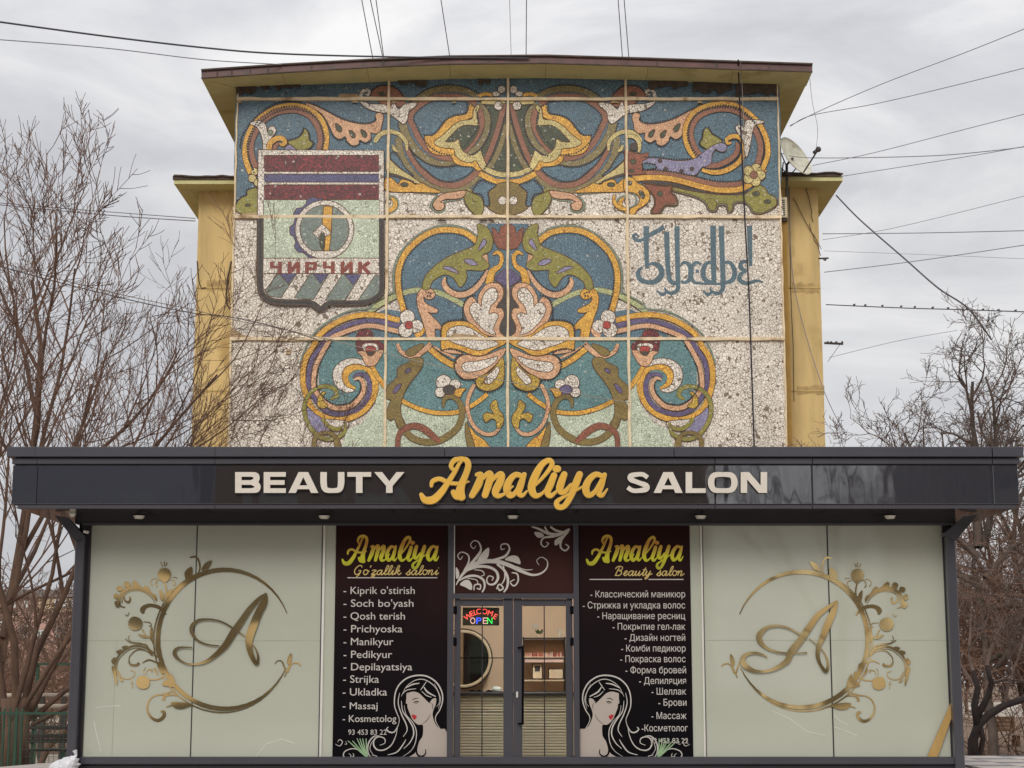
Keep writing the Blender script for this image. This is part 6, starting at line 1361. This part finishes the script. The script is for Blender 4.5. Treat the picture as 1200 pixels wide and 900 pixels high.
# ================================================================== LEFT BACKGROUND
gm = plain('dark_green_paint', rgb(38,72,54), 0.5, noise=0.2, scale=6)
YG = 29.0
fen = thing('green_fence', 'low green metal fence with wire mesh left of the salon', 'fence', (P(40,900,YG).x, YG, 0))
def gx(px): return P(px, 880, YG).x
zr = P(40, 836, YG).z
for px, w in ((3,0.03),(10,0.03),(17.5,0.05),(24,0.035)):
    MB().box(gx(px)-w/2, gx(px)+w/2, YG-0.02, YG+0.02, 0, P(px,830,YG).z, 0.004).obj('post', gm, fen)
MB().box(gx(-30), gx(80), YG-0.015, YG+0.015, zr-0.02, zr+0.02).obj('top_rail', gm, fen); MB().box(gx(-30), gx(80), YG-0.015, YG+0.015, 0.15, 0.19).obj('bottom_rail', gm, fen)
x = gx(-29)
while x < gx(80):
    MB().box(x-0.003, x+0.003, YG-0.003, YG+0.003, 0.19, zr-0.02).obj('wire', gm, fen); x += 0.075
z = 0.3
while z < zr-0.05: MB().box(gx(-30), gx(80), YG+0.003, YG+0.008, z-0.003, z+0.003).obj('cross_wire', gm, fen); z += 0.12
YG2 = 35.0
pl = thing('green_post', 'tall dark green pergola post behind the low fence', 'post', (P(43,880,YG2).x, YG2, 0))
MB().box(P(41.5,800,YG2).x, P(44.8,800,YG2).x, YG2, YG2+0.07, 0, P(43,778,YG2).z, 0.005).obj('shaft', gm, pl); MB().box(P(40,779,YG2).x, P(110,779,YG2).x, YG2-0.03, YG2+0.1, P(43,779.5,YG2).z, P(43,777,YG2).z).obj('cross_beam', gm, pl)
for py, lab, yy in ((814.5, 'upper of two pale pipes running along the yard behind the green post', 38), (827.5, 'lower of two pale pipes running along the yard behind the green post', 37)):
    pp_ = thing('heating_pipe', lab, 'pipe', (P(30,py,yy).x, yy, 0)); m = MB(); m.tube([P(-30,py+1,yy), P(20,py+0.4,yy), P(120,py,yy)], 0.05, 8); m.obj('pipe', conc, pp_)
    for px in (-10, 18, 50, 75): q_ = P(px, py+2, yy); MB().box(q_.x-0.05, q_.x+0.05, yy-0.05, yy+0.05, 0, q_.z).obj('support', dark_iron, pp_)
# thin tree beside the post
t7 = P(48, 880, 36); t7.z = 0
tree('young_tree', 'thin bent young tree beside the dark green post', t7, [((0,0,0),(0.08,0,1),2.6,0.08), ((0.1,0,1.8),(0.5,0,0.8),2.2,0.045), ((0.1,0,2.0),(-0.6,0,0.7),2.2,0.04)], 55, 3, bark, twig_m, up=0.02, wob=0.35, kids=(4, 6), ratio=0.55, minr=0.008)
# bench on the left
YBn = 31.5
bn = thing('park_bench', 'dark slatted bench seen through the green fence', 'bench', (P(60,890,YBn).x, YBn, 0)); bw = plain('dark_bench_wood', rgb(62,52,48), 0.8, noise=0.2, scale=5)
xa, xb = P(32,870,YBn).x, P(86,870,YBn).x
for py in (852.5, 862.5, 868): 
    z = P(60,py,YBn).z; MB().box(xa, xb, YBn, YBn+0.03, z-0.035, z+0.035, 0.005).obj('back_slat', bw, bn)
for k in range(3): 
    z = P(60,878,YBn).z; MB().box(xa, xb, YBn-0.42+0.14*k, YBn-0.31+0.14*k, z-0.02, z+0.02, 0.004).obj('seat_slat', bw, bn)
for x in (xa+0.08, xb-0.08): MB().box(x-0.03, x+0.03, YBn-0.4, YBn+0.0, 0, P(60,880,YBn).z-0.001).obj('leg', gm, bn); MB().box(x-0.025, x+0.025, YBn+0.031, YBn+0.07, 0, P(60,850,YBn).z).obj('back_post', gm, bn)
# fence section at right rear of the left yard (dark rails)
# pink building far left
YPk = 120.0
pk = thing('pink_building', 'far pink building with pale windows seen through the left tree', 'building', (P(30,760,YPk).x, YPk, 0)); pink = plain('pink_brick', rgb(188,154,140), 0.9, noise=0.15, scale=0.6); cream_m = plain('cream_trim', rgb(200,176,140), 0.9, noise=0.1, scale=0.5)
xa, xb = P(-60,760,YPk).x, P(160,760,YPk).x; zt_ = P(30,700,YPk).z
MB().box(xa, xb, YPk, YPk+12, 0, zt_).obj('wall', pink, pk); MB().box(xa-0.4, xb+0.4, YPk-0.5, YPk+12.5, zt_+0.001, zt_+0.5).obj('roof', plain('grey_roof', rgb(120,112,108), 0.8), pk)
MB().box(P(45,710,YPk-0.3).x, xb, YPk-0.3, YPk, P(30,718,YPk).z, zt_-0.05).obj('cream_band', cream_m, pk)
wm_ = plain('window_white', rgb(206,206,200), 0.6); wg_ = plain('window_dark_glass', rgb(86,92,96), 0.15, noise=0.2)
for (x, y, w, h) in ((7,735,12,20),(-14,735,12,20),(67,707,6,9),(75,707,6,9),(83,707,6,9),(30,708,5,8),(16,708,5,8),(28,740,11,16),(48,745,9,14),(70,742,9,14)):
    a = P(x-w/2, y-h/2, YPk-0.35); b = P(x+w/2, y+h/2, YPk-0.35); f_ = MB().box(a.x, b.x, YPk-0.45, YPk-0.31, b.z, a.z).obj('window', wm_, pk)
    g = MB(); mx_ = (a.x+b.x)/2; t_ = 0.12
    g.box(a.x+t_, mx_-t_/2, YPk-0.47, YPk-0.455, b.z+t_, a.z-t_); g.box(mx_+t_/2, b.x-t_, YPk-0.47, YPk-0.455, b.z+t_, a.z-t_); g.obj('pane', wg_, f_)
far_m = plain('far_shrubs', rgb(112,92,80), 0.95, noise=0.4, scale=0.8)
def far_trees(nm, label, xs, Y, h, seed):
    rnd = random.Random(seed); m = MB()
    for k in range(int((xs[1]-xs[0])*1.1)):
        p = Vector((rnd.uniform(*xs), Y+rnd.uniform(-6, 6), 0)); grow(rnd, m, m, p, Vector((rnd.gauss(0, .1), 0, 1)), h*rnd.uniform(.7, 1.1), 0.10, 1, 4, up=0.1, wob=0.3, kids=(5, 7), ratio=0.5, minr=0.03)
    o = m.obj(nm, far_m, None, kind='stuff'); tag(o, label, 'trees'); print(nm, len(m.f))
far_trees('distant_wood', 'line of far bare trees behind the left yard', (-45, -12), 95, 6.5, 12)
far_trees('distant_wood', 'line of far bare trees behind the right thicket', (12, 45), 90, 7.5, 13)
# low wall / planter on the right + person
YQ = 46.0
lw_ = thing('garden_bench', 'low wooden park bench beyond the crooked tree', 'bench', (P(1175,850,YQ).x, YQ, 0)); pw = plain('brown_bench_board', rgb(116,90,68), 0.85, noise=0.2, scale=4)
xa, xb = P(1160,860,YQ).x, P(1190,860,YQ).x
for py in (841.5, 846, 850.5, 855): z = P(1175,py,YQ).z; MB().box(xa, xb, YQ, YQ+0.03, z-0.045, z+0.04, 0.005).obj('back_slat', pw, lw_)
for k in range(4): z = P(1175,860,YQ).z; MB().box(xa-0.05, xb+0.05, YQ-0.5+0.12*k, YQ-0.4+0.12*k, z-0.02, z+0.02).obj('seat_slat', conc, lw_)
for x in (xa+0.05, xb-0.05): MB().box(x-0.04, x+0.04, YQ-0.45, YQ-0.02, 0, P(1175,861,YQ).z-0.01).obj('leg', pw, lw_); MB().box(x-0.03, x+0.03, YQ+0.031, YQ+0.08, 0, P(1175,840,YQ).z).obj('back_post', pw, lw_)
def person(px, label, Y, coat, seed, stride=0.16):
    base = P(px, 823, Y); base.z = 0; s = 1.0
    t = thing('person', label, 'person', tuple(base))
    def skin(name, verts, edges, rad, mat, sub=1):
        me = bpy.data.meshes.new(name); me.from_pydata([tuple(Vector(v)+base) for v in verts], edges, []); o = bpy.data.objects.new(name, me); COL.objects.link(o)
        md = o.modifiers.new('s', 'SKIN')
        for i, r in enumerate(rad): me.skin_vertices[0].data[i].radius = (r, r); me.skin_vertices[0].data[i].use_root = (i == 0)
        if sub: o.modifiers.new('u', 'SUBSURF').levels = sub; o.modifiers['u'].render_levels = sub
        bpy.context.view_layer.update(); m2 = bpy.data.meshes.new_from_object(o.evaluated_get(bpy.context.evaluated_depsgraph_get())); bpy.data.objects.remove(o)
        o = bpy.data.objects.new(name, m2); m2.materials.clear(); m2.materials.append(mat); COL.objects.link(o); adopt(o, t)
        return o
    fl = plain('skin_tone', rgb(176,136,112), 0.6)
    v = [(0,0,0.92),(0,0,1.15),(0,0,1.38),(0,0,1.50),(0,-0.01,1.60),(0,-0.01,1.70),(-0.19,0,1.40),(-0.25,-0.03,1.12),(-0.24,-0.12,0.88),(0.19,0,1.40),(0.25,0.03,1.12),(0.24,0.08,0.88),(-0.09,0,0.88),(-0.10,-stride,0.50),(-0.10,-stride*0.8,0.09),(-0.11,-stride-0.1,0.03),(0.09,0,0.88),(0.10,stride*0.8,0.48),(0.10,stride*1.6,0.10),(0.11,stride*1.2,0.03),(-0.24,-0.17,0.78),(0.24,0.10,0.78)]
    e = [(0,1),(1,2),(2,3),(3,4),(4,5),(2,6),(6,7),(7,8),(8,20),(2,9),(9,10),(10,11),(11,21),(0,12),(12,13),(13,14),(14,15),(0,16),(16,17),(17,18),(18,19)]
    skin('body', v, e, [0.15,0.13,0.15,0.055,0.085,0.07,0.06,0.048,0.038,0.06,0.048,0.038,0.09,0.065,0.045,0.04,0.09,0.065,0.045,0.04,0.03,0.03], fl)
    skin('jacket', [(0,0,0.86),(0,0,1.1),(0,0,1.36),(0,0,1.47),(-0.19,0,1.40),(-0.25,-0.03,1.12),(-0.24,-0.12,0.88),(0.19,0,1.40),(0.25,0.03,1.12),(0.24,0.08,0.88)], [(0,1),(1,2),(2,3),(2,4),(4,5),(5,6),(2,7),(7,8),(8,9)], [0.19,0.17,0.18,0.08,0.085,0.07,0.055,0.085,0.07,0.055], coat)
    skin('trousers', [(0,0,0.92),(-0.09,0,0.86),(-0.10,-stride,0.50),(-0.10,-stride*0.8,0.10),(0.09,0,0.86),(0.10,stride*0.8,0.48),(0.10,stride*1.6,0.11)], [(0,1),(1,2),(2,3),(0,4),(4,5),(5,6)], [0.15,0.11,0.08,0.065,0.11,0.08,0.065], plain('black_trousers', rgb(40,38,42), 0.8))
    m = MB(); m.sphere(base+Vector((0, 0.015, 1.69)), 0.105, 12, 8, (0.9, 1, 1)); m.obj('hair', plain('dark_hair', rgb(36,30,28), 0.8), t, True)
dj = plain('dark_jacket', rgb(52,48,54), 0.8)
person(1176, 'walker in a dark jacket and black trousers on the path beyond the bench', 130, dj, 1)
person(1198, 'walker in a dark coat at the right frame edge', 130, plain('grey_coat', rgb(70,66,70), 0.8), 2, 0.1)

# ================================================================== OVERHEAD CABLES
cab = plain('black_cable', rgb(70,68,74), 0.6); cabl = plain('pale_cable', rgb(150,142,132), 0.6); cabg = plain('grey_cable', rgb(136,134,142), 0.6)
def cable(pts, label, r=0.016, mat=None, name='overhead_cable', group=None):
    q = cr([(a, b, y_) for a, b, y_ in pts], 8); m = MB(); m.tube([P(a, b, y_) for a, b, y_ in q], r, 5); o = m.obj(name, mat or cab); tag(o, label, 'cable', group); return o
cable([(-20,23,36),(120,42,37),(240,56,38),(330,63,39),(480,67,40),(620,68,40.1)], 'upper of two dark cables running from the top left corner to the roof', 0.022)
cable([(-20,45,36),(120,56,37),(240,70,39),(330,75.5,40.1)], 'lower of two thin cables running from the left edge to the roof corner', 0.012, cabg)
cable([(-20,238,39),(60,246,40),(150,254,41),(229,259,42.2)], 'upper of a close pair of wires meeting the left wing near its eave', 0.013, cabg)
cable([(-20,236,39),(60,243,40),(150,250,41),(229,256,42.2)], 'lower of a close pair of wires meeting the left wing near its eave', 0.011, cabg)
cable([(-20,300,36),(50,322,37),(150,347,38.5),(226,363,40),(270,374,40.7),(360,392,40.75),(530,433,40.8),(620,452,40.8),(738,472,40.8)], 'pale wire slanting across the mosaic from the left, longest of the two', 0.010, cabl)
cable([(-20,306,36),(50,326,37),(150,351,38.5),(226,367,40),(270,371.5,40.7),(330,385,40.75),(372,398,40.8)], 'dark wire slanting over the left white mosaic towards the scroll', 0.012, cab)
for a, b, lab in (((423,-5),(437,69),'leftmost of three slanting wires above the roof left of centre'), ((433,-5),(449,69),'middle of three slanting wires above the roof left of centre'), ((440,-5),(449.5,66),'rightmost of three slanting wires above the roof left of centre'), ((516,-5),(527,66),'single slanting wire above the roof peak'), ((597,-5),(599,65),'fine vertical wire above the middle of the roof'), ((617,-5),(616.5,66),'dark vertical wire above the middle of the roof'), ((724,-5),(729.5,69),'left wire of the pair above the right roof half'), ((731,-5),(737,69),'right wire of the pair above the right roof half')):
    cable([(a[0],a[1],37),((a[0]+b[0])/2,(a[1]+b[1])/2,39),(b[0],b[1],40.3)], lab, 0.011 if 'fine' not in lab else 0.006, cabg)
R_ = [([(926,147,41),(967,127,40),(1042,95,38),(1130,62,36),(1215,28,34)], 'topmost cable fanning out from the right roof corner', 0.015), ([(926,148,41),(952,135,40),(1024,122,38),(1111,102,36),(1215,76,34)], 'second cable fanning out from the right roof corner', 0.015), ([(952,194,41.5),(1024,179,39),(1125,153,37),(1215,130,35)], 'rising cable that passes just above the dish feed', 0.014), ([(917,180,41.3),(952,185,41),(1082,183,39),(1160,177,37),(1215,170,35)], 'nearly level cable starting behind the satellite dish', 0.018), ([(984,207,41.5),(1111,187,39),(1160,179,37),(1215,169,35)], 'cable rising from the right wing eave corner', 0.014),
 ([(980,229,41.8),(1002,252,40),(1024,272,38),(1060,303,36),(1100,338,34.5),(1135,362,34),(1162,398,34)], 'thick cable dropping from the right wing eave to the gnarled tree', 0.030), ([(964,274,42.2),(1080,273,40),(1215,270,36)], 'level cable leaving the right wing at half height of the lettering', 0.018), ([(964,281,42.2),(1053,266,40),(1215,226,36)], 'faint cable rising from the right wing below the lettering top', 0.010), ([(966,319,42.3),(1073,306,40),(1215,285,36)], 'cable rising slightly beside the middle of the right wing', 0.016), ([(966,294,42.3),(1100,299,40),(1215,304,36)], 'faint sagging cable crossing in front of the sky at right', 0.008), ([(972,419,42.3),(1050,400,40),(1122,387,38)], 'faint short cable towards the small bare tree', 0.009)]
for p, lab, r in R_: cable(p, lab, r*0.6, cab if r > 0.02 else cabg)
cable([(968,357,42.3),(1059,361,40),(1130,363,38),(1215,366,36)], 'dark cable with small knots along it crossing to the right edge', 0.013)
kn = bpy.data.objects['overhead_cable'] if False else None
for k, x in enumerate((1001,1014,1034,1056,1072,1093,1111,1133,1152,1170,1190)):
    b0 = P(x, 357+(x-968)*0.037-0.6, 42.3-(x-968)*0.0255); m = MB(); m.sphere(b0+Vector((0,0,0.012)), 0.024, 6, 5, (1.3, 1, 0.9)); m.sphere(b0+Vector((0.02,0,0.03)), 0.012, 5, 4)
    o = m.obj('cable_clip', cab); tag(o, 'tiny dark clip, %s from the yellow wall along the knotted cable' % ORD[k], 'clip', 'clips along the knotted cable')
cable([(925,209,42.2),(930,330,42.2),(962,448,42.1),(992,512,42.0)], 'slack wire hanging down the right wing and off its edge', 0.010, cabg)
cable([(949,92,40.5),(952,120,40.6),(958,150,40.7),(956,178,40.8)], 'loose thin wire dangling from the right roof corner', 0.006, cabg)
cable([(865,70,40.0),(866,100,40.55),(868,150,40.75),(871,215,40.75),(873,260,40.75),(877,330,40.75),(879,380,40.75),(884,530,40.75)], 'black cable hanging down the right side of the mosaic over the lettering', 0.019, plain('black_rubber_cable', rgb(34,30,40), 0.5))
cable([(868,73,40.05),(870,110,40.6),(872,160,40.78),(871,215,40.78)], 'thin pale cable beside the black one at the top right of the mosaic', 0.010, cabl)
ins = thing('insulator_rack', 'small horizontal iron rack with insulators on the right wing edge', 'insulator', tuple(P(968,403,42.3)))
m = MB(); m.tube([P(966,402,42.3), P(988,403,42.3)], 0.03, 5); m.tube([P(984,404,42.3), P(970,424,42.3)], 0.008, 4); m.obj('bar', dark_iron, ins)
for x in (970, 974, 980, 987): m = MB(); m.tube([P(x,402.5,42.3), P(x,400,42.3)], 0.025, 6); m.obj('insulator', dark_iron, ins)
ins2 = thing('wall_hook', 'small iron wire hook on the right wing beside the cables', 'hook', tuple(P(964,303,42.3)))
m = MB(); m.tube([P(959,303,42.25), P(971,302.5,42.25)], 0.022, 5); m.tube([P(966,305,42.25), P(967,303,42.25)], 0.04, 5); m.obj('hook', dark_iron, ins2)

# ================================================================== BEHIND THE VIEWER (mirrored by the glossy fascia)
for (bx0, bx1, bh, bc, lab) in ((-12.6, 8.6, 17, rgb(62,48,44), 'brown block straight across the street, behind the viewer'), (18.5, 60, 15, rgb(50,48,54), 'dark grey block behind the viewer at the right'), (-60, -13.4, 15, rgb(84,88,104), 'blue-grey block behind the viewer at the left')):
    ob = thing('opposite_building', lab, 'building', ((bx0+bx1)/2, -38, 0)); grey_w = plain('render_coat', bc, 0.9)
    MB().box(bx0, bx1, -44, -32, 0, bh).obj('wall', grey_w, ob)
    MB().box(bx0-0.1, bx1+0.1, -44.3, -31.7, bh+0.001, bh+0.5).obj('roof', rust_m, ob)
    for i in range(int((bx1-bx0)/4.6)):
        for j in range(4): MB().box(bx0+1.5+4.6*i, bx0+3.3+4.6*i, -31.99, -31.9, 2+3*j, 3.6+3*j).obj('window', wg_, ob)
for k, (x, y, h) in enumerate(((10.5, -14, 9.5), (14.5, -17, 10.5), (16.5, -25, 10))):
    tree('street_tree', ('bare street tree behind the viewer, nearest the salon', 'bare street tree behind the viewer, beside the grey block', 'bare street tree behind the viewer, across the road')[k], (x, y, 0), [((0,0,0),(0,0,1),h,0.2), ((0,0,2.5),(0.4,0,1),h*0.7,0.1), ((0,0,2.5),(-0.4,0,1),h*0.7,0.1)], 70+k, 3, bark_g, twig_g, up=0.1, wob=0.25, kids=(3, 5), ratio=0.56, minr=0.02)
# the wreath / mural helper empties carry no category: they are parts
for o in list(bpy.data.objects):
    if o.parent is not None:
        for k in ('category',):
            if k in o.keys(): del o[k]
print('objects', len(bpy.data.objects), 'tris', sum(len(m.polygons)*2 for m in bpy.data.meshes))
